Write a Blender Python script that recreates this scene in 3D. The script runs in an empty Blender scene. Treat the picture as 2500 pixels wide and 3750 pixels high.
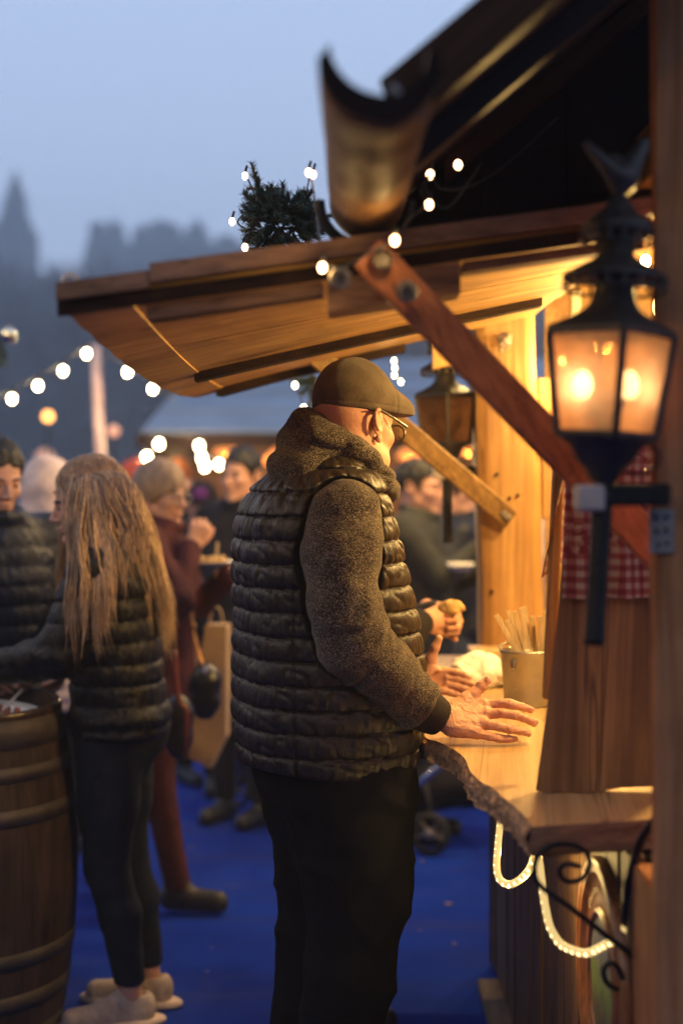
import bpy, math, random
import numpy as np
from mathutils import Vector, Matrix, noise as mnoise
random.seed(7); rng = np.random.default_rng(11)
SC = bpy.context.scene
COL = SC.collection
# ---- camera constants (photo is 2500x3750, 50 mm lens on a 36 mm tall frame, camera eye height 1.57 m)
FPX, CX, HY, ZC = 5208.0, 1250.0, 1770.0, 1.57
def P(px, py, d):
    return Vector(((px - CX) / FPX * d, d, ZC - (py - HY) / FPX * d))
def PZ(px, py, z):
    d = (ZC - z) * FPX / (py - HY)
    return Vector(((px - CX) / FPX * d, d, z))

# ---------------------------------------------------------------- objects
def tag(o, label=None, cat=None, group=None, kind=None):
    if label: o['label'] = label
    if cat: o['category'] = cat
    if group: o['group'] = group
    if kind: o['kind'] = kind
    return o
def thing(name, label, cat, loc=(0, 0, 0), group=None):
    o = bpy.data.objects.new(name, None); COL.objects.link(o)
    o.location = loc; o.empty_display_size = .1
    return tag(o, label, cat, group)
def wloc(o):
    v = Vector(o.location)
    while o.parent:
        v = v + o.matrix_parent_inverse.translation
        o = o.parent; v = v + Vector(o.location)
    return v
def link(name, me, mat, parent=None, smooth=True):
    o = bpy.data.objects.new(name, me); COL.objects.link(o)
    if mat is not None:
        for m in (mat if isinstance(mat, (list, tuple)) else [mat]): me.materials.append(m)
    if smooth and len(me.polygons):
        me.polygons.foreach_set('use_smooth', [True] * len(me.polygons))
    if parent is not None:
        o.parent = parent
        o.matrix_parent_inverse = Matrix.Translation(-wloc(parent)) if parent.type == 'EMPTY' else Matrix()
    return o
def npmesh(name, V, Q, mat, parent=None, smooth=True):
    me = bpy.data.meshes.new(name)
    V = np.asarray(V, dtype=np.float32); Q = np.asarray(Q, dtype=np.int32)
    k = Q.shape[1]
    me.vertices.add(len(V)); me.vertices.foreach_set('co', V.ravel())
    me.loops.add(Q.size); me.loops.foreach_set('vertex_index', Q.ravel())
    me.polygons.add(len(Q)); me.polygons.foreach_set('loop_start', np.arange(0, Q.size, k, dtype=np.int32))
    me.update(calc_edges=True)
    return link(name, me, mat, parent, smooth)
def copy_tree(o, parent=None):
    c = o.copy(); COL.objects.link(c)
    if parent is not None:
        c.parent = parent
    for ch in [x for x in bpy.data.objects if x.parent == o]:
        copy_tree(ch, c)
    return c

class MB:
    """collects faces, builds one mesh"""
    def __init__(s): s.v = []; s.f = []
    def add(s, vs, fs):
        b = len(s.v); s.v += [tuple(v) for v in vs]; s.f += [tuple(i + b for i in f) for f in fs]; return s
    def box(s, c, size, R=None, bev=0.0):
        hx, hy, hz = size[0] / 2, size[1] / 2, size[2] / 2
        c = Vector(c)
        if bev <= 0:
            vs = [Vector((x * hx, y * hy, z * hz)) for x in (-1, 1) for y in (-1, 1) for z in (-1, 1)]
            fs = [(0, 1, 3, 2), (4, 6, 7, 5), (0, 4, 5, 1), (2, 3, 7, 6), (0, 2, 6, 4), (1, 5, 7, 3)]
        else:
            b = min(bev, hx * .9, hy * .9, hz * .9)
            vs = []; idx = {}
            for x in (-1, 1):
                for y in (-1, 1):
                    for z in (-1, 1):
                        for a in range(3):
                            p = [x * (hx - b), y * (hy - b), z * (hz - b)]
                            p[a] += (x, y, z)[a] * b
                            idx[(x, y, z, a)] = len(vs); vs.append(Vector(p))
            fs = []
            for a in range(3):
                o1, o2 = [i for i in range(3) if i != a]
                for sgn in (-1, 1):
                    q = []
                    for (u, w) in ((-1, -1), (1, -1), (1, 1), (-1, 1)):
                        k = [0, 0, 0]; k[a] = sgn; k[o1] = u; k[o2] = w
                        q.append(idx[(k[0], k[1], k[2], a)])
                    if (sgn > 0) == (a == 1): q = q[::-1]
                    fs.append(tuple(q))
                # edges along axis a
                for u in (-1, 1):
                    for w in (-1, 1):
                        q = []
                        for t in (-1, 1):
                            k = [0, 0, 0]; k[a] = t; k[o1] = u; k[o2] = w
                            q.append((idx[(k[0], k[1], k[2], o1)], idx[(k[0], k[1], k[2], o2)]))
                        fs.append((q[0][0], q[1][0], q[1][1], q[0][1]))
            for x in (-1, 1):
                for y in (-1, 1):
                    for z in (-1, 1):
                        fs.append((idx[(x, y, z, 0)], idx[(x, y, z, 1)], idx[(x, y, z, 2)]))
        if R is not None: vs = [R @ v for v in vs]
        return s.add([v + c for v in vs], fs)
    def beam(s, a, b, w, h, up=(0, 0, 1), bev=.003):
        """box from a to b, w across, h along 'up'"""
        a = Vector(a); b = Vector(b); d = (b - a); L = d.length; d.normalize()
        up = Vector(up); side = d.cross(up).normalized(); up2 = side.cross(d).normalized()
        R = Matrix((d, side, up2)).transposed()
        return s.box((a + b) / 2, (L, w, h), R, bev)
    def tube(s, pts, r, n=8, cap=True):
        pts = [Vector(p) for p in pts]; m = len(pts)
        rs = r if isinstance(r, (list, tuple)) else [r] * m
        rings = []; prev = None
        for i, p in enumerate(pts):
            t = (pts[min(i + 1, m - 1)] - pts[max(i - 1, 0)])
            if t.length < 1e-9: t = Vector((0, 0, 1))
            t.normalize()
            if prev is None:
                ref = Vector((0, 0, 1)) if abs(t.z) < .9 else Vector((1, 0, 0))
                u = t.cross(ref).normalized()
            else:
                u = (prev - t * prev.dot(t))
                u = u.normalized() if u.length > 1e-6 else t.orthogonal().normalized()
            prev = u; w = t.cross(u)
            rings.append([p + (u * math.cos(2 * math.pi * k / n) + w * math.sin(2 * math.pi * k / n)) * rs[i] for k in range(n)])
        vs = [v for R in rings for v in R]; fs = []
        for i in range(m - 1):
            for k in range(n):
                k2 = (k + 1) % n
                fs.append((i * n + k, i * n + k2, (i + 1) * n + k2, (i + 1) * n + k))
        if cap:
            fs.append(tuple(range(n))[::-1]); fs.append(tuple((m - 1) * n + k for k in range(n)))
        return s.add(vs, fs)
    def lathe(s, c, prof, n=32, R=None, cap=False):
        """prof: list of (r,z)"""
        c = Vector(c); vs = []; fs = []
        for (r, z) in prof:
            for k in range(n):
                a = 2 * math.pi * k / n
                v = Vector((r * math.cos(a), r * math.sin(a), z))
                vs.append(c + (R @ v if R is not None else v))
        for i in range(len(prof) - 1):
            for k in range(n):
                k2 = (k + 1) % n
                fs.append((i * n + k, i * n + k2, (i + 1) * n + k2, (i + 1) * n + k))
        if cap:
            fs.append(tuple(range(n))[::-1]); fs.append(tuple((len(prof) - 1) * n + k for k in range(n)))
        return s.add(vs, fs)
    def ball(s, c, r, n=12, m=8, sc=(1, 1, 1)):
        c = Vector(c); vs = []; fs = []
        for i in range(m + 1):
            t = math.pi * i / m
            for k in range(n):
                a = 2 * math.pi * k / n
                vs.append(c + Vector((r * sc[0] * math.sin(t) * math.cos(a), r * sc[1] * math.sin(t) * math.sin(a), r * sc[2] * math.cos(t))))
        for i in range(m):
            for k in range(n):
                k2 = (k + 1) % n
                fs.append((i * n + k, (i + 1) * n + k, (i + 1) * n + k2, i * n + k2))
        return s.add(vs, fs)
    def quad(s, a, b, c, d): return s.add([a, b, c, d], [(0, 1, 2, 3)])
    def poly_extrude(s, pts, off):
        """flat polygon pts, extruded by vector off"""
        pts = [Vector(p) for p in pts]; off = Vector(off); n = len(pts)
        vs = pts + [p + off for p in pts]
        fs = [tuple(range(n))[::-1], tuple(range(n, 2 * n))]
        fs += [(i, (i + 1) % n, n + (i + 1) % n, n + i) for i in range(n)]
        return s.add(vs, fs)
    def build(s, name, mat, parent=None, smooth=False):
        me = bpy.data.meshes.new(name); me.from_pydata(s.v, [], s.f); me.validate(); me.update()
        import bmesh
        bm = bmesh.new(); bm.from_mesh(me); bmesh.ops.recalc_face_normals(bm, faces=bm.faces); bm.to_mesh(me); bm.free()
        return link(name, me, mat, parent, smooth)

def smooth_path(pts, per=8):
    pts = [Vector(p) for p in pts]; out = []
    n = len(pts)
    for i in range(n - 1):
        p0 = pts[max(i - 1, 0)]; p1 = pts[i]; p2 = pts[i + 1]; p3 = pts[min(i + 2, n - 1)]
        for k in range(per):
            t = k / per
            out.append(.5 * ((2 * p1) + (p2 - p0) * t + (2 * p0 - 5 * p1 + 4 * p2 - p3) * t * t + (3 * p1 - p0 - 3 * p2 + p3) * t ** 3))
    out.append(pts[-1]); return out

# ---------------------------------------------------------------- numpy noise, SDF, surface nets
_T = rng.random(65536).astype(np.float32) * 2 - 1
def vn(x, y, z=0.0, seed=0):
    x, y, z = np.broadcast_arrays(np.asarray(x, np.float32), np.asarray(y, np.float32), np.asarray(z, np.float32))
    xi = np.floor(x).astype(np.int64); yi = np.floor(y).astype(np.int64); zi = np.floor(z).astype(np.int64)
    fx = x - xi; fy = y - yi; fz = z - zi
    fx = fx * fx * (3 - 2 * fx); fy = fy * fy * (3 - 2 * fy); fz = fz * fz * (3 - 2 * fz)
    def h(a, b, c): return _T[((a * 73856093) ^ (b * 19349663) ^ (c * 83492791) ^ (seed * 7919)) & 65535]
    def l(a, b, t): return a + (b - a) * t
    return l(l(l(h(xi, yi, zi), h(xi + 1, yi, zi), fx), l(h(xi, yi + 1, zi), h(xi + 1, yi + 1, zi), fx), fy),
             l(l(h(xi, yi, zi + 1), h(xi + 1, yi, zi + 1), fx), l(h(xi, yi + 1, zi + 1), h(xi + 1, yi + 1, zi + 1), fx), fy), fz)
def fbm(x, y, z=0.0, seed=0, o=3):
    s = 0; a = 1
    for i in range(o):
        s = s + a * vn(np.asarray(x) * 2 ** i, np.asarray(y) * 2 ** i, np.asarray(z) * 2 ** i, seed + i * 13); a *= .5
    return s
def smin(a, b, k):
    h = np.clip(.5 + .5 * (b - a) / k, 0, 1)
    return b + (a - b) * h - k * h * (1 - h)
def smax(a, b, k): return -smin(-a, -b, k)
def cap(p, a, b, ra, rb):
    """tapered capsule; p=(X,Y,Z)"""
    ab = [b[i] - a[i] for i in range(3)]; L2 = sum(c * c for c in ab) + 1e-12
    t = np.clip(((p[0] - a[0]) * ab[0] + (p[1] - a[1]) * ab[1] + (p[2] - a[2]) * ab[2]) / L2, 0, 1)
    dx = p[0] - a[0] - t * ab[0]; dy = p[1] - a[1] - t * ab[1]; dz = p[2] - a[2] - t * ab[2]
    return np.sqrt(dx * dx + dy * dy + dz * dz) - (ra + (rb - ra) * t)
def chain(p, pts, rs, k=.01):
    d = None
    for i in range(len(pts) - 1):
        c = cap(p, pts[i], pts[i + 1], rs[i], rs[i + 1])
        d = c if d is None else smin(d, c, k)
    return d
def ell(p, c, r, R=None):
    """ellipsoid; R: 3x3 rows = local axes"""
    q = [p[i] - c[i] for i in range(3)]
    if R is not None:
        q = [q[0] * R[i][0] + q[1] * R[i][1] + q[2] * R[i][2] for i in range(3)]
    k0 = np.sqrt((q[0] / r[0]) ** 2 + (q[1] / r[1]) ** 2 + (q[2] / r[2]) ** 2)
    k1 = np.sqrt((q[0] / r[0] ** 2) ** 2 + (q[1] / r[1] ** 2) ** 2 + (q[2] / r[2] ** 2) ** 2) + 1e-9
    return k0 * (k0 - 1) / k1
def surfnet(f, lo, hi, h):
    n = [int(math.ceil((hi[i] - lo[i]) / h)) + 1 for i in range(3)]
    ax = [np.float32(lo[i]) + np.float32(h) * np.arange(n[i], dtype=np.float32) for i in range(3)]
    X, Y, Z = np.meshgrid(*ax, indexing='ij')
    D = np.asarray(f(X, Y, Z), dtype=np.float32)
    for a in range(3):      # close at the border
        sl = [slice(None)] * 3
        for e in (0, -1):
            sl[a] = e; D[tuple(sl)] = np.maximum(D[tuple(sl)], h * .3)
    S = D < 0
    c = np.zeros([k - 1 for k in n], np.int8)
    for i in (0, 1):
        for j in (0, 1):
            for k in (0, 1):
                c += S[i:n[0] - 1 + i, j:n[1] - 1 + j, k:n[2] - 1 + k]
    act = (c > 0) & (c < 8)
    I, J, K = np.nonzero(act)
    vid = -np.ones(act.shape, np.int32); vid[I, J, K] = np.arange(len(I))
    acc = np.zeros((len(I), 3), np.float32); cnt = np.zeros(len(I), np.float32)
    E = []
    for a in range(3):
        o = [i for i in range(3) if i != a]
        for u in (0, 1):
            for w in (0, 1):
                s0 = [0, 0, 0]; s0[o[0]] = u; s0[o[1]] = w
                s1 = list(s0); s1[a] = 1
                E.append((s0, s1))
    for s0, s1 in E:
        d0 = D[I + s0[0], J + s0[1], K + s0[2]]; d1 = D[I + s1[0], J + s1[1], K + s1[2]]
        m = (d0 < 0) != (d1 < 0)
        t = np.where(m, d0 / np.where(m, d0 - d1, 1), 0)
        for a in range(3):
            acc[:, a] += np.where(m, s0[a] + t * (s1[a] - s0[a]), 0)
        cnt += m
    acc /= cnt[:, None]
    V = np.stack([lo[0] + (I + acc[:, 0]) * h, lo[1] + (J + acc[:, 1]) * h, lo[2] + (K + acc[:, 2]) * h], 1)
    Q = []
    for a in range(3):
        sl0 = [slice(1, -1)] * 3; sl1 = [slice(1, -1)] * 3
        sl0[a] = slice(0, -1); sl1[a] = slice(1, None)
        A = S[tuple(sl0)]; B = S[tuple(sl1)]
        i, j, k = np.nonzero(A != B)
        pos = [i + 1, j + 1, k + 1]; pos[a] = (i, j, k)[a]
        o = [(a + 1) % 3, (a + 2) % 3]
        def g(du, dw):
            q = [pos[0].copy(), pos[1].copy(), pos[2].copy()]
            q[o[0]] = q[o[0]] - du; q[o[1]] = q[o[1]] - dw
            return vid[q[0], q[1], q[2]]
        q = np.stack([g(1, 1), g(0, 1), g(0, 0), g(1, 0)], 1)
        flip = ~A[i, j, k]
        q[flip] = q[flip][:, ::-1]
        Q.append(q)
    return V, np.concatenate(Q)
def relax(V, Q, it=1, lam=.5):
    for _ in range(it):
        acc = np.zeros_like(V); cnt = np.zeros(len(V))
        for a in range(4):
            b = (a + 1) % 4
            np.add.at(acc, Q[:, a], V[Q[:, b]]); np.add.at(acc, Q[:, b], V[Q[:, a]])
            np.add.at(cnt, Q[:, a], 1); np.add.at(cnt, Q[:, b], 1)
        V = V + lam * (acc / np.maximum(cnt, 1)[:, None] - V)
    return V
def joinm(lst):
    V = []; Q = []; b = 0
    for v, q in lst:
        V.append(v); Q.append(q + b); b += len(v)
    return np.concatenate(V), np.concatenate(Q)
def axes(az):
    """forward, left for heading az (radians, 0 = +x)"""
    return np.array([math.cos(az), math.sin(az), 0.]), np.array([-math.sin(az), math.cos(az), 0.])

# ---------------------------------------------------------------- materials
def newmat(name):
    m = bpy.data.materials.new(name); m.use_nodes = True
    nt = m.node_tree; nt.nodes.clear()
    out = nt.nodes.new('ShaderNodeOutputMaterial'); b = nt.nodes.new('ShaderNodeBsdfPrincipled')
    nt.links.new(b.outputs[0], out.inputs[0])
    return m, nt, b, out
def col4(c): return (c[0], c[1], c[2], 1)
def texco(nt, scale=(1, 1, 1), direction=None):
    tc = nt.nodes.new('ShaderNodeTexCoord'); src = tc.outputs['Object']
    if direction is not None:
        d = Vector(direction).normalized()
        q = d.rotation_difference(Vector((1, 0, 0))).to_euler()
        m1 = nt.nodes.new('ShaderNodeMapping'); m1.inputs['Rotation'].default_value = q
        nt.links.new(src, m1.inputs[0]); src = m1.outputs[0]
    m2 = nt.nodes.new('ShaderNodeMapping'); m2.inputs['Scale'].default_value = scale
    nt.links.new(src, m2.inputs[0])
    return m2.outputs[0]
def noise(nt, co, scale, detail=4, rough=.55, dist=0.0):
    n = nt.nodes.new('ShaderNodeTexNoise'); n.inputs['Scale'].default_value = scale
    n.inputs['Detail'].default_value = detail; n.inputs['Roughness'].default_value = rough
    n.inputs['Distortion'].default_value = dist
    nt.links.new(co, n.inputs['Vector']); return n.outputs['Fac']
def ramp(nt, fac, stops):
    r = nt.nodes.new('ShaderNodeValToRGB'); e = r.color_ramp.elements
    e[0].position = stops[0][0]; e[0].color = col4(stops[0][1])
    e[1].position = stops[-1][0]; e[1].color = col4(stops[-1][1])
    for p, c in stops[1:-1]:
        x = e.new(p); x.color = col4(c)
    nt.links.new(fac, r.inputs[0]); return r.outputs[0]
def mixc(nt, a, b, fac, mode='MIX'):
    m = nt.nodes.new('ShaderNodeMix'); m.data_type = 'RGBA'; m.blend_type = mode
    def s(i, v):
        if isinstance(v, (tuple, list)): m.inputs[i].default_value = col4(v)
        else: nt.links.new(v, m.inputs[i])
    s(6, a); s(7, b)
    if isinstance(fac, (int, float)): m.inputs[0].default_value = fac
    else: nt.links.new(fac, m.inputs[0])
    return m.outputs[2]
def mth(nt, op, a, b=None, c=None):
    m = nt.nodes.new('ShaderNodeMath'); m.operation = op
    for i, v in enumerate((a, b, c)):
        if v is None: continue
        if isinstance(v, (int, float)): m.inputs[i].default_value = v
        else: nt.links.new(v, m.inputs[i])
    return m.outputs[0]
def bump(nt, b, h, strength=.3, dist=.01):
    n = nt.nodes.new('ShaderNodeBump'); n.inputs['Strength'].default_value = strength; n.inputs['Distance'].default_value = dist
    nt.links.new(h, n.inputs['Height']); nt.links.new(n.outputs[0], b.inputs['Normal'])
def pm(name, c, rough=.6, metal=0., spec=.5, var=.25, vs=12, bmp=0., bs=60, sheen=0., sss=0., scale=(1, 1, 1), coat=0.):
    m, nt, b, out = newmat(name)
    co = texco(nt, scale)
    n = noise(nt, co, vs, 5)
    lo = tuple(x * (1 - var) for x in c); hi = tuple(min(1, x * (1 + var)) for x in c)
    nt.links.new(ramp(nt, n, [(.3, lo), (.7, hi)]), b.inputs['Base Color'])
    b.inputs['Roughness'].default_value = rough; b.inputs['Metallic'].default_value = metal
    b.inputs['Specular IOR Level'].default_value = spec
    if sheen: b.inputs['Sheen Weight'].default_value = sheen
    if coat: b.inputs['Coat Weight'].default_value = coat
    if sss:
        b.inputs['Subsurface Weight'].default_value = sss; b.inputs['Subsurface Radius'].default_value = (.012, .005, .002)
        b.inputs['Subsurface Scale'].default_value = 1.0
    if bmp: bump(nt, b, noise(nt, co, bs, 5), bmp, .01)
    return m
def wood(name, dark, light, direction=(1, 0, 0), rough=.6, s=1.0, bmp=.35, rings=True, dirt=.35, spec=.35, fine=.45):
    m, nt, b, out = newmat(name)
    co = texco(nt, (1.6 * s, 22 * s, 22 * s), direction)
    co2 = texco(nt, (3 * s, 140 * s, 140 * s), direction)
    co3 = texco(nt, (4, 4, 4))
    g = noise(nt, co, 1.0, 6, .6, 1.2 if rings else .3)
    f = noise(nt, co2, 1.0, 4, .6)
    d = noise(nt, co3, 1.2, 5, .6)
    mid = tuple((dark[i] + light[i]) / 2 for i in range(3))
    c = ramp(nt, g, [(.28, dark), (.5, mid), (.72, light)])
    c = mixc(nt, c, ramp(nt, f, [(.3, tuple(x * .55 for x in dark)), (.65, (1, 1, 1))]), fine, 'MULTIPLY')
    c = mixc(nt, c, ramp(nt, d, [(.35, (.45, .42, .4)), (.6, (1, 1, 1))]), dirt, 'MULTIPLY')
    vk = nt.nodes.new('ShaderNodeTexVoronoi'); vk.inputs['Scale'].default_value = 1.0
    nt.links.new(texco(nt, (3.2 * s, 9 * s, 9 * s), direction), vk.inputs['Vector'])
    kn = ramp(nt, mth(nt, 'ADD', vk.outputs['Distance'], mth(nt, 'MULTIPLY', mth(nt, 'SUBTRACT', g, .5), .25)), [(.05, (.18, .13, .10)), (.13, (.6, .52, .45)), (.2, (1, 1, 1))])
    c = mixc(nt, c, kn, .75, 'MULTIPLY')
    n4 = noise(nt, texco(nt, (.9 * s, 26 * s, 26 * s), direction), 1.0, 3, .5, .6)
    crk = ramp(nt, mth(nt, 'ABSOLUTE', mth(nt, 'SUBTRACT', n4, .57)), [(.0, (.22, .18, .15)), (.010, (1, 1, 1))])
    c = mixc(nt, c, crk, .8, 'MULTIPLY')
    nt.links.new(c, b.inputs['Base Color'])
    b.inputs['Roughness'].default_value = rough; b.inputs['Specular IOR Level'].default_value = spec
    h = mth(nt, 'ADD', mth(nt, 'MULTIPLY', g, .6), mth(nt, 'MULTIPLY', f, .6))
    bump(nt, b, h, bmp, .006)
    return m
def emis(name, c, strength):
    m, nt, b, out = newmat(name)
    b.inputs['Base Color'].default_value = col4(c)
    b.inputs['Emission Color'].default_value = col4(c); b.inputs['Emission Strength'].default_value = strength
    return m
def point(loc, power, color, r=.03, name='lamp_light', parent=None):
    l = bpy.data.lights.new(name, 'POINT'); l.energy = power; l.color = color; l.shadow_soft_size = r
    o = bpy.data.objects.new(name, l); COL.objects.link(o); o.location = loc
    if parent is not None:
        o.parent = parent; o.matrix_parent_inverse = Matrix.Translation(-wloc(parent))
    return o
WARM = (1.0, .63, .20); WARM2 = (1.0, .68, .36)
SKYS = 1.36
# ================================================================ materials of the stall
M_under = wood('flap_wood', (.36, .19, .05), (.70, .43, .14), (1, 0, .1), .62, .38, .8, dirt=.55, fine=.2)
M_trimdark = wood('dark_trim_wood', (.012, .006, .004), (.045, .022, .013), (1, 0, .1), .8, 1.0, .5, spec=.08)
M_edge = wood('weathered_red_wood', (.10, .048, .026), (.32, .165, .09), (1, 0, .1), .65, 1.0, .6, dirt=.5)
M_brace = wood('red_brace_wood', (.24, .075, .03), (.52, .20, .08), (.55, 0, -.8), .5, .7, .3)
M_brace2 = wood('yellow_brace_wood', (.16, .09, .03), (.36, .22, .09), (.55, 0, -.8), .55, .8, .3)
M_pillar = wood('pillar_wood', (.30, .15, .045), (.55, .33, .12), (0, 0, 1), .55, .55, .45, dirt=.3)
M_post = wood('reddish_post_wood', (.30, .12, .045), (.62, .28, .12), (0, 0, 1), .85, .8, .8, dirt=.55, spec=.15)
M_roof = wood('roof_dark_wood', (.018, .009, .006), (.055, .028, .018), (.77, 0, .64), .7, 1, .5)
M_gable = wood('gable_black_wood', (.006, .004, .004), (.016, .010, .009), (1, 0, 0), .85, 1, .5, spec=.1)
M_plank = wood('brown_front_planks', (.08, .042, .018), (.24, .14, .06), (0, 0, 1), .6, .9, .6)
M_plank2 = wood('dark_front_planks', (.09, .045, .018), (.24, .135, .06), (0, 0, 1), .6, .9, .6)
M_counter = wood('counter_oak', (.38, .235, .10), (.64, .46, .23), (.12, 1, 0), .38, .45, .25, dirt=.12, spec=.5)
M_counterend = wood('counter_end_oak', (.26, .13, .07), (.5, .30, .16), (1, 0, 0), .55, 1.0, .4)
M_inner = wood('inner_boards', (.28, .14, .04), (.50, .28, .09), (.8, .3, 0), .55, .8, .35)
M_iron = pm('black_iron', (.014, .013, .013), .42, .6, .5, .3, 30, .25, 90)
M_lant = pm('lantern_black_metal', (.040, .031, .027), .45, .3, .5, .35, 20, .2, 60)
M_galv = pm('galvanised_steel', (.30, .27, .25), .45, .7, .5, .3, 14, .15, 60)
M_bolt = pm('dull_bolt', (.13, .11, .10), .55, .6, .5, .4, 40, .2, 120)
M_bark = pm('live_edge_bark', (.44, .27, .15), .85, 0, .2, .5, 40, .8, 90)

# ---------------------------------------------------------------- setting: ground
m, nt, b, out = newmat('blue_carpet')
co_ = texco(nt, (1, 1, 1))
f1 = noise(nt, co_, 1.3, 5); f2 = noise(nt, co_, 260, 3, .7); f3 = noise(nt, texco(nt, (.25, 2.2, 1)), 2.2, 4)
c = ramp(nt, f1, [(.3, (.001, .017, .22)), (.7, (.003, .042, .42))])
c = mixc(nt, c, ramp(nt, f2, [(.35, (.45, .45, .5)), (.7, (1.25, 1.2, 1.15))]), .7, 'MULTIPLY')
c = mixc(nt, c, (.03, .03, .12), mth(nt, 'MULTIPLY', ramp(nt, f3, [(.52, (0, 0, 0)), (.72, (1, 1, 1))]), .45))
v = nt.nodes.new('ShaderNodeTexVoronoi'); v.inputs['Scale'].default_value = 3.1; nt.links.new(co_, v.inputs['Vector'])
spk = ramp(nt, v.outputs['Distance'], [(.018, (1, 1, 1)), (.035, (0, 0, 0))])
c = mixc(nt, c, (.22, .16, .14), mth(nt, 'MULTIPLY', spk, .6))
sy_ = nt.nodes.new('ShaderNodeSeparateXYZ'); nt.links.new(texco(nt, (1, 1, 1)), sy_.inputs[0])
seam = mth(nt, 'LESS_THAN', mth(nt, 'FRACT', mth(nt, 'ADD', mth(nt, 'MULTIPLY', sy_.outputs['Y'], .5), mth(nt, 'MULTIPLY', f1, .02))), .004)
c = mixc(nt, c, (.004, .008, .05), mth(nt, 'MULTIPLY', seam, .8))
f4 = noise(nt, co_, 5.5, 6, .7)
c = mixc(nt, c, (.03, .03, .13), ramp(nt, f4, [(.56, (0, 0, 0)), (.75, (.4, .4, .4))]))
nt.links.new(c, b.inputs['Base Color']); b.inputs['Roughness'].default_value = .93; b.inputs['Specular IOR Level'].default_value = .15
bump(nt, b, mth(nt, 'ADD', f2, mth(nt, 'MULTIPLY', f3, .8)), .5, .008)
M_carpet = m
g = MB(); n_ = 60
tag(MB().quad((-30, -6, 0), (30, -6, 0), (30, 26, 0), (-30, 26, 0)).build('ground_carpet', M_carpet), 'blue carpet laid over the market ground', kind='structure')
M_grass = pm('park_ground', (.03, .035, .03), .95, 0, .1, .4, .3)
tag(MB().quad((-600, -300, -.02), (600, -300, -.02), (600, 900, -.02), (-600, 900, -.02)).build('ground', M_grass), 'dark ground beyond the market', kind='structure')

# ================================================================ the stall
stall = thing('market_stall', 'wooden market stall on the right with raised hatch and live-edge counter', 'market stall', (.5, 3.3, 0))
def W(name, mb, mat, smooth=False, parent=None): return mb.build(name, mat, parent or stall, smooth)
# --- raised hatch (flap)
On = P(230, 1060, 2.30); Hn = P(2385, 765, 2.45); Of = P(672, 1415, 4.1); Hf = P(1955, 1120, 4.3)
def FL(u, v, off=0.0):
    p = On.lerp(Hn, u).lerp(Of.lerp(Hf, u), v)
    cr = 0.035 * max(0, (v - .90) / .10) ** 2 * max(0, 1 - u * 4)
    return p + Vector((cr, 0, off - .020 * math.sin(math.pi * min(max(v, 0), 1)) * (1 - u) ** 2))
hatch = thing('hatch', None, None, (0, 3.2, 1.9)); hatch.parent = stall; hatch.matrix_parent_inverse = Matrix.Translation(-stall.location)
def flap_slab(u0, u1, v0, v1, zt, zb, nu=2, nv=2, rag=0.):
    mb = MB(); vs = []; fs = []
    for k, off in enumerate((zt, zb)):
        for i in range(nu + 1):
            for j in range(nv + 1):
                uu = u0 + (u1 - u0) * i / nu; vv = v0 + (v1 - v0) * j / nv
                if rag and i == 0: uu += rag * (mnoise.noise(Vector((vv * 30, k * 2, .3))) + .5 * mnoise.noise(Vector((vv * 90, k * 2, .3))))
                vs.append(FL(uu, vv, off))
    N = (nu + 1) * (nv + 1); ix = lambda k, i, j: k * N + i * (nv + 1) + j
    for i in range(nu):
        for j in range(nv):
            fs += [(ix(0, i, j), ix(0, i + 1, j), ix(0, i + 1, j + 1), ix(0, i, j + 1)), (ix(1, i, j), ix(1, i, j + 1), ix(1, i + 1, j + 1), ix(1, i + 1, j))]
    for i in range(nu):
        for j in (0, nv): fs.append((ix(0, i, j), ix(0, i + 1, j), ix(1, i + 1, j), ix(1, i, j)))
    for j in range(nv):
        for i in (0, nu): fs.append((ix(0, i, j), ix(0, i, j + 1), ix(1, i, j + 1), ix(1, i, j)))
    return mb.add(vs, fs)
nb = 3
mb = MB()
for k in range(nb):                                       # planks of the hatch, thin gaps, tiny height steps
    z = random.uniform(-.0015, .0015)
    s_ = flap_slab(.02, 1.0, k / nb + .0015, (k + 1) / nb - .0015, -.004 + z, -.028 + z, 10, 2, .002)
    mb.add(s_.v, s_.f)
W('hatch_boards', mb, M_under, parent=hatch)
W('hatch_top_sheet', flap_slab(.0, 1.0, .0, 1.0, .006, -.0025, 8, 8), M_roof, parent=hatch)
W('end_board', flap_slab(.0, .105, -.004, 1.004, -.0290, -.0325, 4, 60, .0035), M_under, parent=hatch)
W('edge_board', flap_slab(.145, 1.0, -.022, -.0045, .016, -.014, 14, 1), M_edge, parent=hatch)
W('edge_board', flap_slab(-.004, .143, -.020, -.0045, .006, -.022, 6, 1), M_edge, parent=hatch)
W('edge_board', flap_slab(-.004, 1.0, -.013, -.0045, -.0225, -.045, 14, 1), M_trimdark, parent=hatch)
W('batten', flap_slab(.135, .425, -.0030, .016, -.0465, -.068, 8, 1), M_edge, parent=hatch)
W('batten', flap_slab(.135, .425, .0165, .04, -.0465, -.064, 8, 1), M_trimdark, parent=hatch)
W('strut_block', flap_slab(.435, .66, -.009, .045, -.0465, -.10, 6, 1), M_edge, parent=hatch)
W('batten', flap_slab(.665, .985, -.002, .03, -.0465, -.064, 6, 1), M_edge, parent=hatch)
W('batten', flap_slab(.095, .945, .63, .67, -.0285, -.050, 10, 1), M_trimdark, parent=hatch)
W('batten', flap_slab(.085, .62, .965, 1.0, -.0285, -.052, 10, 1), M_trimdark, parent=hatch)
W('cross_board', flap_slab(.70, .78, .98, 1.03, -.0285, -.12, 2, 1), M_under, parent=hatch)
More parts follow.
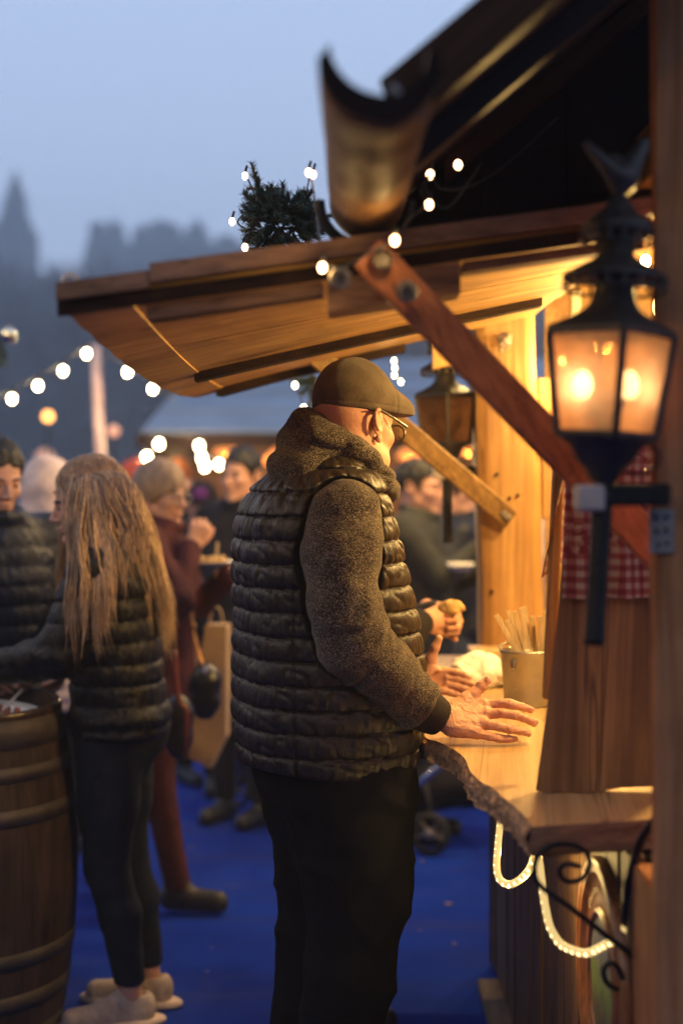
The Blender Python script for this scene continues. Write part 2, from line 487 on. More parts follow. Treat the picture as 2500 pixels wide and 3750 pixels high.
# bolt washers on the strut block
for px, py in ((1246, 1020), (1490, 1067)):
    bl = MB(); p = P(px, py, 2.24); bl.lathe(p, [(.0, -.004), (.016, -.004), (.018, 0), (.016, .004), (0, .004)], 20, Matrix.Rotation(math.pi / 2, 3, 'X'))
    bl.lathe(p - Vector((0, .006, 0)), [(.0, -.006), (.008, -.006), (.008, .004)], 6, Matrix.Rotation(math.pi / 2, 3, 'X'))
    W('bolt', bl, M_bolt, parent=hatch)
# --- struts
a = P(1345, 930, 2.30); c_ = P(2190, 1800, 2.46); e_ = P(2480, 2090, 2.52)
mb = MB().beam(a, c_.lerp(e_, .95), .030, .062, (0, 1, 0), .003)
def strut(name, a, b, wy, wz, mat):
    return W(name, MB().beam(a, b, wz, wy, (0, 1, 0), .004), mat)
strut('strut', P(1345, 925, 2.285), P(2460, 2075, 2.47), .028, .062, M_brace)
strut('strut', P(1120, 1270, 4.02), P(1865, 1900, 4.36), .035, .062, M_brace2)
bl = MB()
p = P(1400, 950, 2.262); bl.lathe(p, [(0, -.006), (.011, -.006), (.016, 0), (.016, .004)], 20, Matrix.Rotation(math.pi / 2, 3, 'X'))
W('bolt', bl, M_bolt); bl = MB(); p = P(1490, 1068, 2.265); bl.lathe(p, [(0, -.005), (.008, -.005), (.009, 0)], 12, Matrix.Rotation(math.pi / 2, 3, 'X'))
W('bolt', bl, M_bolt)
bl = MB(); p = P(1862, 1888, 4.325)
bl.beam(P(1835, 1872, 4.325), P(1868, 1905, 4.325), .02, .01, (0, 1, 0))
W('bolt', bl, M_bolt)
# --- far pillar
pv = []; pf = []
nzp = 60; prof = [(-1, -1), (-.6, -1.02), (0, -1), (.6, -1.02), (1, -1), (1, 0), (1, 1), (0, 1), (-1, 1), (-1, 0)]
x0, x1, y0, y1 = .428, .613, 4.4, 4.58
for i in range(nzp + 1):
    z = .85 + (2.25 - .85) * i / nzp
    for j, (a_, b_) in enumerate(prof):
        wob = .010 * mnoise.noise(Vector((j * 3.1 if abs(a_) == 1 else 2, z * 3.0, 1.7)))
        x = (x0 + x1) / 2 + (x1 - x0) / 2 * a_ * (1 - .012 * 0) + (wob if abs(a_) == 1 else 0) - (z - 1.5) * .022
        y = (y0 + y1) / 2 + (y1 - y0) / 2 * b_ + .006 * mnoise.noise(Vector((a_ * 2.1, z * 4, 4.7)))
        pv.append((x, y, z))
k = len(prof)
for i in range(nzp):
    for j in range(k): pf.append((i * k + j, i * k + (j + 1) % k, (i + 1) * k + (j + 1) % k, (i + 1) * k + j))
pil = W('pillar', MB().add(pv, pf), M_pillar, True)
M_hole = pm('hole_dark', (.01, .006, .003), .9)
for px, py in ((1819, 1737), (1866, 1824), (1895, 1814), (1799, 2166), (1500 + 300, 2169)):
    holes = MB(); holes.lathe(P(px, py, 4.385), [(0, 0), (.0055, 0), (.0055, .012)], 10, Matrix.Rotation(-math.pi / 2, 3, 'X'))
    W('knot_hole', holes, M_hole)
W('ledge', MB().box((.62, 4.36, 1.03), (.46, .14, .075), None, .004), M_counter)
W('pillar_cleat', MB().box((.652, 4.48, 1.62), (.05, .08, .32), None, .004).box((.64, 4.5, 1.80), (.05, .07, .2), None, .004), M_pillar)
br = MB()
for i in range(9):
    a_ = i * .7; br.ball(P(1845 + 14 * math.sin(a_ * 3), 1225 + i * 7, 4.34 - .01 * (i % 2)), .010 + .004 * math.sin(a_), 8, 6)
W('hinge_fitting', br, M_galv)
# --- near post, sill
def rough_post(name, x0, x1, y0, y1, z0, z1, mat, amp=.004, n=70):
    vs = []; fs = []; pr = [(-1, -1), (-.5, -1), (0, -1), (.5, -1), (1, -1), (1, 1), (-1, 1), (-1, 0)]
    for i in range(n + 1):
        z = z0 + (z1 - z0) * i / n
        for j, (a_, b_) in enumerate(pr):
            w1 = amp * mnoise.noise(Vector((j * 1.7, z * 5, x0 * 9))) + amp * .5 * mnoise.noise(Vector((j * 2.7, z * 17, x0 * 9)))
            vs.append(((x0 + x1) / 2 + (x1 - x0) / 2 * a_ + (w1 if a_ == -1 else 0), (y0 + y1) / 2 + (y1 - y0) / 2 * b_ + w1, z))
    k = len(pr)
    for i in range(n):
        for j in range(k): fs.append((i * k + j, i * k + (j + 1) % k, (i + 1) * k + (j + 1) % k, (i + 1) * k + j))
    fs.append(tuple(range(k))); fs.append(tuple(n * k + j for j in range(k)))
    return W(name, MB().add(vs, fs), mat, False)
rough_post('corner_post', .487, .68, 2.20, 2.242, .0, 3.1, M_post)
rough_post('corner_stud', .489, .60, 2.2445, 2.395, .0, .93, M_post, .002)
hp = MB(); hp.box(P(2420, 1945, 2.193), (.038, .004, .068), None, .001)
W('hinge_plate', hp, M_galv)
hh = MB()
for px, py in ((2402, 1895), (2436, 1895), (2404, 1945), (2438, 1942), (2408, 1995), (2440, 1990)):
    hh.lathe(P(px, py, 2.1895), [(0, 0), (.0035, 0), (.0035, .003)], 8, Matrix.Rotation(-math.pi / 2, 3, 'X'))
W('screw', hh, M_iron)
# --- front wall: vertical planks below the counter
wp = [MB(), MB()]; y = 2.40; i = 0
while y < 4.58:
    w_ = random.uniform(.09, .13); y2 = min(y + w_, 4.6)
    dx = random.uniform(-.004, .004)
    wp[i % 2 if i < 5 else 1].box((.50 + dx, (y + y2) / 2, .48), (.026, y2 - y - .005, .92), None, .002)
    y = y2; i += 1
W('front_wall', wp[0], M_plank); W('front_wall', wp[1], M_plank2)
W('wall_backing', MB().box((.53, 3.5, .47), (.02, 2.2, .93)), M_gable)
W('base_beam', MB().box((.455, 3.4, .018), (.07, 2.02, .036), None, .006), wood('pale_base_beam', (.10, .06, .04), (.26, .17, .12), (0, 1, 0), .7))
W('wall_end', MB().box((.60, 4.62, .48), (.24, .025, .93)), M_plank2)
# --- counter slab with live edge
edge_px = [(1946, 3028), (1905, 2975), (1883, 2955), (1844, 2923), (1800, 2885), (1765, 2868), (1742, 2847), (1723, 2828), (1712, 2806), (1700, 2778), (1665, 2748), (1647, 2738), (1600, 2716), (1557, 2700)]
ed = [PZ(x, y, .99) for x, y in edge_px]
for (x, y) in ((.18, 3.5), (.20, 3.8), (.17, 4.1), (.22, 4.45), (.21, 4.8)): ed.append(Vector((x, y, .99)))
ed = smooth_path(ed, 26)
inner = Vector((1.15, 4.8, .99)); inner2 = Vector((1.15, 2.46, .99)); nearR = PZ(2393, 3000, .99)
n = len(ed); vs = []; fs = []
for p in ed: vs.append(p)
vs2 = [inner, inner2, nearR]
top = [tuple(p) for p in ed] + [tuple(p) for p in vs2]
bot = [(p[0] + (.02 if i >= n else 0) * 0, p[1], .935) for i, p in enumerate(top)]
mb = MB(); mb.add(top, [tuple(range(len(top)))]); W('counter_top', mb, M_counter)
mb = MB(); mb.add([(a_, b_, .938) for a_, b_, _ in top], [tuple(range(len(top)))]); W('counter_underside', mb, M_plank2)
mb = MB(); N1 = 6; A = nearR; B = ed[0]
mb.add([A, B, (B[0] - .008, B[1] + .012, .938), (A[0], A[1] + .012, .938)], [(0, 1, 2, 3)]); W('counter_end', mb, M_counterend)
# bark side
vs = []; L = 16; lev = [.99 - .050 * (i_ / 15) ** 1.1 for i_ in range(16)]
Nn = []
for i, p in enumerate(ed):
    t = (ed[min(i + 1, n - 1)] - ed[max(i - 1, 0)]).normalized(); nn = Vector((-t.y, t.x, 0))
    if nn.x > 0: nn = -nn
    Nn.append(nn)
for i, p in enumerate(ed):
    for k, z in enumerate(lev):
        t = k / (L - 1)
        if k == 0: q = Vector((p.x, p.y, z + .0006))
        else:
            a_ = .004 * math.sin(math.pi * min(1, t * 1.1)) + .003 * t
            a_ += .75 * (.012 * mnoise.noise(Vector((p.y * 24, z * 50, 0))) + .010 * abs(mnoise.noise(Vector((p.y * 60, z * 110, 5)))) + .006 * mnoise.noise(Vector((p.y * 150, z * 260, 9)))) * min(1, t * 4)
            q = Vector((p.x, p.y, z)) + Nn[i] * a_
        vs.append(q)
for i in range(n - 1):
    for k in range(L - 1): fs.append((i * L + k, (i + 1) * L + k, (i + 1) * L + k + 1, i * L + k + 1))
W('live_edge', MB().add(vs, fs), M_bark, True)
# --- roof, gable, ceiling, interior
SL = .84
def roofpt(x, y, off=0): return Vector((x, y, 2.060 + SL * (x - .06) + off))
rf = MB()
ys = [1.85, 1.87, 2.70]
for k in range(5):
    xa = .06 + k * .40; xb = xa + .40
    rf.poly_extrude([roofpt(xa + .002, 1.86, .004 * (k % 2)), roofpt(xb, 1.86, .004 * (k % 2)), roofpt(xb, 5.3, .004 * (k % 2)), roofpt(xa + .002, 5.3, .004 * (k % 2))], (0, 0, .03))
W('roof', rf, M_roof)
M_verge = wood('verge_wood', (.02, .010, .006), (.06, .03, .018), (.77, 0, .64), .85, 1, .5, spec=.1)
W('bargeboard', MB().poly_extrude([roofpt(.075, 1.835, -.045), roofpt(2.1, 1.835, -.045), roofpt(2.1, 1.835, .04), roofpt(.05, 1.835, .04)], (0, .022, 0)), M_verge)
W('rafter', MB().poly_extrude([roofpt(.085, 2.18, -.05), roofpt(2.1, 2.18, -.05), roofpt(2.1, 2.18, -.003), roofpt(.085, 2.18, -.003)], (0, .04, 0)), M_roof)
W('rafter', MB().poly_extrude([roofpt(.19, 2.60, -.05), roofpt(2.1, 2.60, -.05), roofpt(2.1, 2.60, -.003), roofpt(.19, 2.60, -.003)], (0, .04, 0)), M_verge)
gb = MB()
zf = lambda x: On.z + (Hn.z - On.z) * (x - On.x) / (Hn.x - On.x)
gb.poly_extrude([Vector((.12, 2.685, 2.06)), Vector((2.0, 2.685, 2.13)), Vector((2.0, 2.685, 3.7)), Vector((.16, 2.685, 2.18))], (0, .006, 0))
x = .10
while x < 2.0:
    xb = min(x + .16, 2.0)
    zb1 = zf(x) + .05 if x < .5 else 2.08; zb2 = zf(xb) + .05 if xb < .5 else 2.08
    gb.poly_extrude([Vector((x + .002, 2.66, zb1)), Vector((xb - .002, 2.66, zb2)), Vector((xb - .002, 2.66, roofpt(xb, 0).z - .005)), Vector((x + .002, 2.66, max(roofpt(x, 0).z - .005, zb1 + .01)))], (0, .02, 0))
    x = xb
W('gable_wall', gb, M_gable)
W('ceiling', MB().box((1.2, 3.6, 2.235), (1.25, 2.3, .02)), M_inner)
W('header_beam', MB().box((.60, 3.35, 2.17), (.10, 1.75, .10), None, .004), M_inner)
W('end_wall', MB().box((1.25, 4.9, 1.5), (1.1, .03, 3.0)), M_inner)
W('back_wall', MB().box((1.8, 3.6, 1.5), (.03, 2.6, 3.0)), M_inner)
W('gable_beam', MB().box((1.0, 2.60, 2.10), (.80, .05, .09), None, .004), M_trimdark)
W('door_frame', MB().box((.80, 4.86, 1.85), (.03, .03, .75), None, .003), pm('pale_frame', (.7, .6, .4), .5))
# --- log gutter
def arc(cx, cz, r, a0, a1, n): return [(cx + r * math.cos(a0 + (a1 - a0) * i / n), cz + r * math.sin(a0 + (a1 - a0) * i / n)) for i in range(n + 1)]
sec = arc(0, 0, .071, math.pi + -.05, 2 * math.pi + .05, 22) + arc(0, .018, .0565, 2 * math.pi + .05, math.pi - .05, 22)
vs = []; ny = 24
for i in range(ny + 1):
    t = i / ny; yy = 1.66 + (2.48 - 1.66) * t
    r_ = 1.01 - .09 * t + .02 * mnoise.noise(Vector((t * 3, 0, 0)))
    for (sx, sz) in sec:
        bmpp = (.0030 * math.sin(yy * 34 + sx * 20) + .004 * mnoise.noise(Vector((sx * 25, yy * 12, sz * 25)))) if sz < -.0 else 0
        vs.append((.044 + sx * r_, yy, 2.062 + sz * r_ - bmpp + .0))
k = len(sec); fs = []
for i in range(ny):
    for j in range(k): fs.append((i * k + j, i * k + (j + 1) % k, (i + 1) * k + (j + 1) % k, (i + 1) * k + j))
fs.append(tuple(range(k))); fs.append(tuple(ny * k + j for j in range(k)))
gut = W('gutter', MB().add(vs, fs), wood('gutter_wood', (.11, .052, .02), (.36, .19, .075), (1, 0, 0), .6, .6, .9, dirt=.7, spec=.25), True)
W('gutter_end_shade', MB().add([(x_[0], x_[1] - .0015, x_[2]) for x_ in vs[:k]], [tuple(range(k))]), M_gable)  # near-black sheet over the end face paints in its unlit shade
gut.data.polygons[-1].use_smooth = False; gut.data.polygons[-2].use_smooth = False
hk = MB()
hk.tube(smooth_path([(.030, 1.70, 2.030), (.042, 1.70, 2.008), (.058, 1.70, 1.998), (.078, 1.70, 2.010), (.095, 1.70, 2.030)], 6), .005, 6)
hk.tube(smooth_path([(.060, 1.70, 2.045), (.078, 1.69, 2.020), (.098, 1.70, 2.012)], 6), .005, 6)
W('gutter_strap', hk, pm('dull_strap', (.16, .16, .18), .6, .3))
W('gutter_ring', MB().tube([(.040 + .079 * math.cos(a_), 2.475, 2.062 + .079 * math.sin(a_)) for a_ in [math.pi * (1 + i / 16) for i in range(17)]], .010, 8), M_iron)
# --- wrought iron scroll bracket under the counter
def zp(lst, d0, d1=None):
    out = []
    for i, (x, y) in enumerate(lst):
        d = d0 if d1 is None else d0 + (d1 - d0) * i / (len(lst) - 1)
        out.append(P(1500 + x / 1.568, 2700 + y / 1.568, d))
    return out
s1 = [(978, 745), (925, 730), (880, 735), (858, 765), (870, 805), (905, 828), (955, 826), (1000, 800), (1028, 750), (1030, 700), (1005, 655), (950, 622), (870, 612), (800, 628), (745, 665), (718, 720), (716, 790), (745, 850), (830, 915), (930, 985), (1040, 1070), (1140, 1150), (1210, 1200), (1270, 1255), (1302, 1320), (1295, 1385), (1245, 1430), (1180, 1443), (1130, 1410), (1110, 1360), (1120, 1315), (1160, 1298), (1195, 1330), (1222, 1388)]
W('scroll_bracket', MB().tube(smooth_path(zp(s1, 2.40), 5), .0047, 8), M_iron, True)

# ================================================================ lanterns
def lantern(x, y, lit, label, tilt=0.0, rot=math.radians(45), armdir=1, dz=0):
    root = thing('wall_lantern', label, 'lantern', (x, y, 1.60), 'lanterns on the stall posts')
    T = Matrix.Rotation(tilt, 3, 'Y')
    def tr(mb):
        c0 = Vector((x, y, 1.60))
        mb.v = [tuple(c0 + T @ (Vector(v) - c0)) for v in mb.v]; return mb
    O = Vector((x, y, 0))
    def B(name, mb, mat, sm=False, parent=root): return tr(mb).build(name, mat, parent, sm)
    zt, zb = 1.797, 1.642; rt, rb = .095, .074
    def cor(z, r, k): a_ = rot + math.pi / 2 * k + math.pi / 4; return Vector((x + r * math.cos(a_), y + r * math.sin(a_), z))
    fr = MB()
    for k in range(4):
        fr.beam(cor(zb, rb, k), cor(zt, rt, k), .0115, .0115, (0, 1, 0), .002)
        fr.beam(cor(zb, rb, k), cor(zb, rb, k + 1), .012, .012, (0, 0, 1), .002)
        fr.beam(cor(zt, rt, k), cor(zt, rt, k + 1), .012, .012, (0, 0, 1), .002)
    B('frame', fr, M_lant)
    for k in range(4):
        g = MB(); a_, b_, c2, d2 = cor(zb + .004, rb - .002, k), cor(zb + .004, rb - .002, k + 1), cor(zt - .004, rt - .002, k + 1), cor(zt - .004, rt - .002, k)
        nrm = (b_ - a_).cross(d2 - a_).normalized() * .002
        g.add([a_, b_, c2, d2, a_ + nrm, b_ + nrm, c2 + nrm, d2 + nrm], [(0, 1, 2, 3), (7, 6, 5, 4), (0, 4, 5, 1), (1, 5, 6, 2), (2, 6, 7, 3), (3, 7, 4, 0)])
        B('glass_pane', g, M_glass_lit if lit else M_glass_dark)
    ro = MB()   # roof: square-ish flare to round neck
    n4 = 32; prof = [(rt + .004, zt + .006, 1), (rt * .93, zt + .012, 1), (.066, zt + .022, .8), (.045, zt + .034, .4), (.034, zt + .048, .1), (.030, zt + .066, 0), (.0285, zt + .085, 0)]
    vs = []; fs = []
    for (r, z, sq) in prof:
        for k in range(n4):
            t = 2 * math.pi * k / n4
            q = (abs(math.cos(t - 0)) ** 1 + abs(math.sin(t - 0)) ** 1)
            rr = r * ((1 - sq) + sq / q)
            a_ = t + rot + math.pi / 4
            vs.append((x + rr * math.cos(a_), y + rr * math.sin(a_), z))
    for i in range(len(prof) - 1):
        for k in range(n4): fs.append((i * n4 + k, i * n4 + (k + 1) % n4, (i + 1) * n4 + (k + 1) % n4, (i + 1) * n4 + k))
    ro.add(vs, fs)
    B('roof_cap', ro, M_lant, True)
    def gallery(z, r, n):
        g = MB(); g.tube([(x + r * math.cos(t), y + r * math.sin(t), z) for t in [i * 2 * math.pi / 36 for i in range(37)]], .0028, 6, False)
        g.tube([(x + r * math.cos(t), y + r * math.sin(t), z - .017) for t in [i * 2 * math.pi / 36 for i in range(37)]], .0028, 6, False)
        for i in range(n):
            t = 2 * math.pi * i / n
            g.beam((x + r * math.cos(t), y + r * math.sin(t), z), (x + r * math.cos(t), y + r * math.sin(t), z - .018), .004, .004, (1, .1, 0), 0)
        return g
    st = MB()
    st.lathe(O, [(.027, 1.868), (.060, 1.874), (.079, 1.882), (.076, 1.886), (.055, 1.898), (.036, 1.908), (.0275, 1.916), (.0265, 1.945)], 32)
    B('chimney_skirt', st, M_lant, True); B('gallery', gallery(1.879, .077, 20), M_lant)
    st = MB()
    st.lathe(O, [(.026, 1.940), (.050, 1.947), (.056, 1.955), (.052, 1.962), (.034, 1.975), (.020, 1.99), (.012, 2.004), (.0, 2.01)], 32)
    B('chimney_cap', st, M_lant, True); B('gallery', gallery(1.950, .054, 16), M_lant)
    def eag(X, Y, Z):
        p = (X, Y, Z)
        d = ell(p, (x, y, 2.022), (.016, .015, .022))
        d = smin(d, cap(p, (x + .002, y, 2.035), (x - .010, y, 2.062), .011, .007), .008)
        d = smin(d, cap(p, (x - .010, y, 2.064), (x - .024, y, 2.060), .006, .002), .004)
        w1 = cap(p, (x - .008, y - .006, 2.035), (x - .056, y - .014, 2.076), .017, .006)
        w2 = cap(p, (x + .008, y + .006, 2.035), (x + .034, y + .014, 2.088), .022, .012)
        return smin(smin(d, w1, .01), w2, .01)
    V, Q = surfnet(eag, (x - .08, y - .05, 1.99), (x + .08, y + .05, 2.12), .0035)
    mbx = MB(); mbx.v = [tuple(v) for v in V]; mbx.f = [tuple(q) for q in Q]; B('eagle_finial', mbx, M_lant, True)
    st = MB()
    st.lathe(O, [(.070, 1.640), (.068, 1.634), (.056, 1.628), (.050, 1.618), (.044, 1.606), (.034, 1.596), (.026, 1.588), (.024, 1.578), (.014, 1.570), (.013, 1.560), (.019, 1.556), (.019, 1.548)], 32)
    B('base_cup', st, M_lant, True)
    B('pole', MB().lathe(O, [(.016, 1.552), (.0155, 1.34), (.0165, 1.335), (.0165, 1.325), (0, 1.325)], 20), M_iron, True)
    ar = MB(); xe = .486 if armdir > 0 and y < 3 else .43
    ar.box(((x + xe) / 2 + .004, y, 1.553), (xe - x + .01, .036, .034), None, .005)
    ar.build('arm', M_iron, root)
    MB().box((x - .024, y - .004, 1.548), (.042, .04, .040), None, .004).build('arm_end', pm('arm_end_grey', (.36, .30, .27), .5), root)
    cb = MB().tube(smooth_path([(x + .062, y, 1.63), (x + .080, y - .005, 1.618), (x + .078, y, 1.595), (x + .05, y, 1.583), (x + .03, y, 1.59)], 6), .0028, 6)
    cb.build('cable', M_iron, root, True)
    MB().lathe((x, y, 0), [(.0, 1.712), (.012, 1.712), (.013, 1.69), (.013, 1.648)], 16).build('lamp_holder', M_lant, root, True)
    for sx in (-.034, .036):
        q = Vector((x + sx, y - .008, 1.718)); bu = MB(); bu.ball(q, .015, 14, 10, (1, 1, 1.5))
        bu.build('bulb', emis('lantern_bulb', (1, .74, .45), 14) if lit else pm('dead_bulb', (.5, .45, .4), .2), root, True)
        MB().tube([q - Vector((0, 0, .016)), (x + sx * .3, y, 1.665)], .005, 8).build('bulb_socket', M_lant, root, True)
        if lit: point(q, 2.1, (1, .52, .25), .014, 'lantern_light', root)
    root.location.z += dz
    return root
def glassmat(name, tint, tr, em=0):
    m, nt, b, out = newmat(name); nt.nodes.remove(b)
    t = nt.nodes.new('ShaderNodeBsdfTransparent'); t.inputs[0].default_value = col4((.95, .8, .62))
    g = nt.nodes.new('ShaderNodeBsdfGlossy'); g.inputs['Roughness'].default_value = .06
    tl = nt.nodes.new('ShaderNodeBsdfTranslucent'); tl.inputs[0].default_value = col4(tint)
    co = texco(nt, (1, 1, 1)); n1 = noise(nt, co, 22, 4)
    m1 = nt.nodes.new('ShaderNodeMixShader'); m2 = nt.nodes.new('ShaderNodeMixShader')
    f = ramp(nt, n1, [(.35, (tr * .8,) * 3), (.7, (min(1, tr * 1.25),) * 3)])
    nt.links.new(f, m1.inputs[0]); nt.links.new(t.outputs[0], m1.inputs[1]); nt.links.new(tl.outputs[0], m1.inputs[2])
    m2.inputs[0].default_value = .08; nt.links.new(m1.outputs[0], m2.inputs[1]); nt.links.new(g.outputs[0], m2.inputs[2])
    nt.links.new(m2.outputs[0], out.inputs[0]); return m
M_glass_lit = glassmat('frosted_lantern_glass', (.95, .70, .52), .46)
M_glass_dark = glassmat('dusty_lantern_glass', (.5, .35, .2), .55)
lantern(.397, 2.15, True, 'lit black lantern with eagle finial in front of the near stall post', math.radians(3.2))
lantern(.336, 4.56, False, 'dark unlit lantern hanging by the far pillar behind the man in the cap', math.radians(-1), dz=.055)

# ================================================================ things at the stall
# leaning side panel + cloth
pa = thing('side_panel', 'tall dark wooden board standing on the near end of the counter', 'wooden panel', (.52, 2.68, .99))
pts_px = [(1960, 2893), (2000, 2905), (2060, 2897), (2120, 2903), (2200, 2898), (2270, 2885), (2380, 2880), (2440, 2880), (2440, 1680), (2078, 1680), (2060, 2020), (2040, 2250), (2005, 2560)]
MB().poly_extrude([P(x, y, 2.66) for x, y in pts_px], (0.01, .028, 0)).build('board', wood('panel_wood', (.11, .055, .02), (.40, .215, .08), (.03, 0, 1), .6, .5, .3, dirt=.45), pa)
MB().beam(P(2043, 1690, 2.75), P(2005, 2560, 2.78), .022, .02, (0, 1, 0), .004).build('edge_rail', M_pillar, pa)
m, nt, b, out = newmat('red_gingham')
tc = nt.nodes.new('ShaderNodeTexCoord'); sp = nt.nodes.new('ShaderNodeSeparateXYZ'); nt.links.new(tc.outputs['Object'], sp.inputs[0])
def stripes(o, per, w_=.5):
    return mth(nt, 'LESS_THAN', mth(nt, 'FRACT', mth(nt, 'MULTIPLY', o, 1 / per)), w_)
sx = mth(nt, 'ADD', sp.outputs['X'], mth(nt, 'MULTIPLY', sp.outputs['Y'], .4))
s = mth(nt, 'MULTIPLY', mth(nt, 'ADD', stripes(sx, .022), stripes(sp.outputs['Z'], .022)), .5)
fn = noise(nt, tc.outputs['Object'], 60, 3)
band = mth(nt, 'LESS_THAN', mth(nt, 'FRACT', mth(nt, 'MULTIPLY', sp.outputs['Z'], 1 / .16)), .35)
s2 = mth(nt, 'ADD', mth(nt, 'MULTIPLY', s, mth(nt, 'SUBTRACT', 1, mth(nt, 'MULTIPLY', band, .3))), mth(nt, 'MULTIPLY', band, mth(nt, 'GREATER_THAN', fn, .55)))
c = ramp(nt, s2, [(.05, (.33, .25, .20)), (.45, (.24, .075, .062)), (.95, (.15, .014, .016))])
nt.links.new(c, b.inputs['Base Color']); b.inputs['Roughness'].default_value = .9
bump(nt, b, noise(nt, tc.outputs['Object'], 500, 2), .3, .003)
M_ging = m
def cloth(name_pts_top, name_pts_bot, amp, freq, nu=60, nv=40, yoff=0):
    vs = []; fs = []
    for j in range(nv + 1):
        for i in range(nu + 1):
            u = i / nu; v = j / nv
            t_ = name_pts_top[0].lerp(name_pts_top[1], u); b_ = name_pts_bot[0].lerp(name_pts_bot[1], u)
            p = t_.lerp(b_, v)
            wv = amp * (math.sin(u * freq + 1.3 * math.sin(v * 2 + u)) * (.4 + .6 * v) + .5 * mnoise.noise(Vector((u * 5, v * 4, yoff))))
            vs.append(p + Vector((wv * .3, wv, 0)))
    for j in range(nv):
        for i in range(nu): fs.append((j * (nu + 1) + i, j * (nu + 1) + i + 1, (j + 1) * (nu + 1) + i + 1, (j + 1) * (nu + 1) + i))
    return MB().add(vs, fs)
cl = thing('gingham_cloth', 'red and white checked cloth draped over the wooden side panel', 'cloth', (.52, 2.65, 1.5))
ob = cloth((P(2068, 1640, 2.634), P(2460, 1600, 2.634)), (P(2052, 2192, 2.632), P(2450, 2190, 2.632)), .012, 17, 90, 50).build('front_drape', M_ging, cl, True)
ob = cloth((P(2070, 1700, 2.70), P(2090, 1700, 2.90)), (P(1976, 2120, 2.76), P(2070, 2060, 2.92)), .012, 9, 30, 40, 3).build('side_fold', M_ging, cl, True)
# bucket with stirrers
bx, by = .487, 3.72
bk = thing('metal_bucket', 'small galvanised bucket of wooden stirrers and sachets on the counter', 'bucket', (bx, by, .99))
R_ = .074
MB().lathe((bx, by, .991), [(0, .0), (.058, .0), (.060, .003), (.0625, .02), (.0715, .135), (.0735, .138), (.0742, .143), (.0725, .146), (.0705, .143), (.0695, .138), (.060, .008), (0, .008)], 48).build('pail', pm('bucket_metal', (.42, .40, .34), .38, .85, .5, .3, 9, .12, 30), bk, True)
MB().tube([(bx + .074 * math.cos(t), by + .074 * math.sin(t), 1.128 + .012 * math.sin(t * 1) + .010) for t in [math.pi * (i / 16) + .2 for i in range(17)]], .0028, 6).build('handle', M_galv, bk, True)
MB().box((bx - .046, by - .0568, 1.105), (.016, .003, .022), Matrix.Rotation(-.68, 3, 'Z'), .002).ball((bx - .046, by - .058, 1.09), .004).ball((bx - .04, by - .058, 1.04), .003).build('handle_lug', M_galv, bk, True)
M_stick = wood('stirrer_wood', (.5, .36, .19), (.72, .56, .34), (0, 0, 1), .6, 3, .1)
for i in range(16):
    t = i / 15
    a_ = Vector((bx + .026 + .018 * (t - .5), by - .01 + random.uniform(-.02, .02), 1.04))
    ln = random.uniform(.185, .215); an = -.52 + .80 * t + random.uniform(-.05, .05)
    b_ = a_ + Vector((math.sin(an) * ln, random.uniform(-.02, .02), math.cos(an) * ln))
    o = MB().beam(a_, b_, .0125, .0026, (0, -1, 0), .0008).build('wooden_stirrer', M_stick)
    tag(o, 'thin wooden stirrer standing in the metal bucket', 'stirrer', 'wooden stirrers in the bucket')
M_paper = pm('white_paper', (.82, .80, .74), .8, 0, .3, .06, 20, .3, 40)
for i in range(7):
    v = MB().box((bx - .02 + .012 * (i % 4), by - .03 + .018 * (i // 2), 1.112 + .004 * i), (.03, .045, .004), Matrix.Rotation(random.uniform(-1, 1), 3, 'Z') @ Matrix.Rotation(random.uniform(-.5, .5), 3, 'X'), .001).build('sachet', M_paper)
    tag(v, 'small white sachet lying in the metal bucket', 'sachet', 'sachets in the bucket')
# crumpled paper + tray
def crumple(X, Y, Z):
    c0 = (.385, 4.05, 1.03); p = (X, Y, Z)
    d = ell(p, c0, (.075, .06, .055))
    return d + .012 * fbm(X * 26, Y * 26, Z * 26, 3, 3)
V, Q = surfnet(crumple, (.28, 3.95, .991), (.49, 4.15, 1.12), .004)
tag(npmesh('crumpled_napkin', V, Q, M_paper, None, False), 'crumpled white paper napkin lying on the counter beside the bucket', 'napkin')
tr_ = thing('paper_tray', 'open paper food tray on the counter behind the crumpled napkin', 'tray', (.43, 4.02, .99))
vs = []; fs = []; n = 28
for j, (r, z) in enumerate(((0, .004), (.05, .004), (.075, .02), (.088, .036))):
    for k in range(n):
        a_ = 2 * math.pi * k / n; vs.append((.455 + 1.15 * r * math.cos(a_), 4.10 + r * math.sin(a_), .991 + z + (.003 * math.sin(k * 1.57 * 2) if j == 3 else 0)))
for j in range(3):
    for k in range(n): fs.append((j * n + k, j * n + (k + 1) % n, (j + 1) * n + (k + 1) % n, (j + 1) * n + k))
MB().add(vs, fs).build('dish', M_paper, tr_, True)
fd = MB()
for i in range(26): fd.ball((.455 + random.uniform(-.06, .06), 4.10 + random.uniform(-.05, .05), 1.01 + random.uniform(0, .02)), random.uniform(.008, .016), 7, 5, (1.3, 1, .8))
fd.build('food', pm('pale_food', (.62, .5, .26), .6, 0, .4, .4, 60), tr_, True)

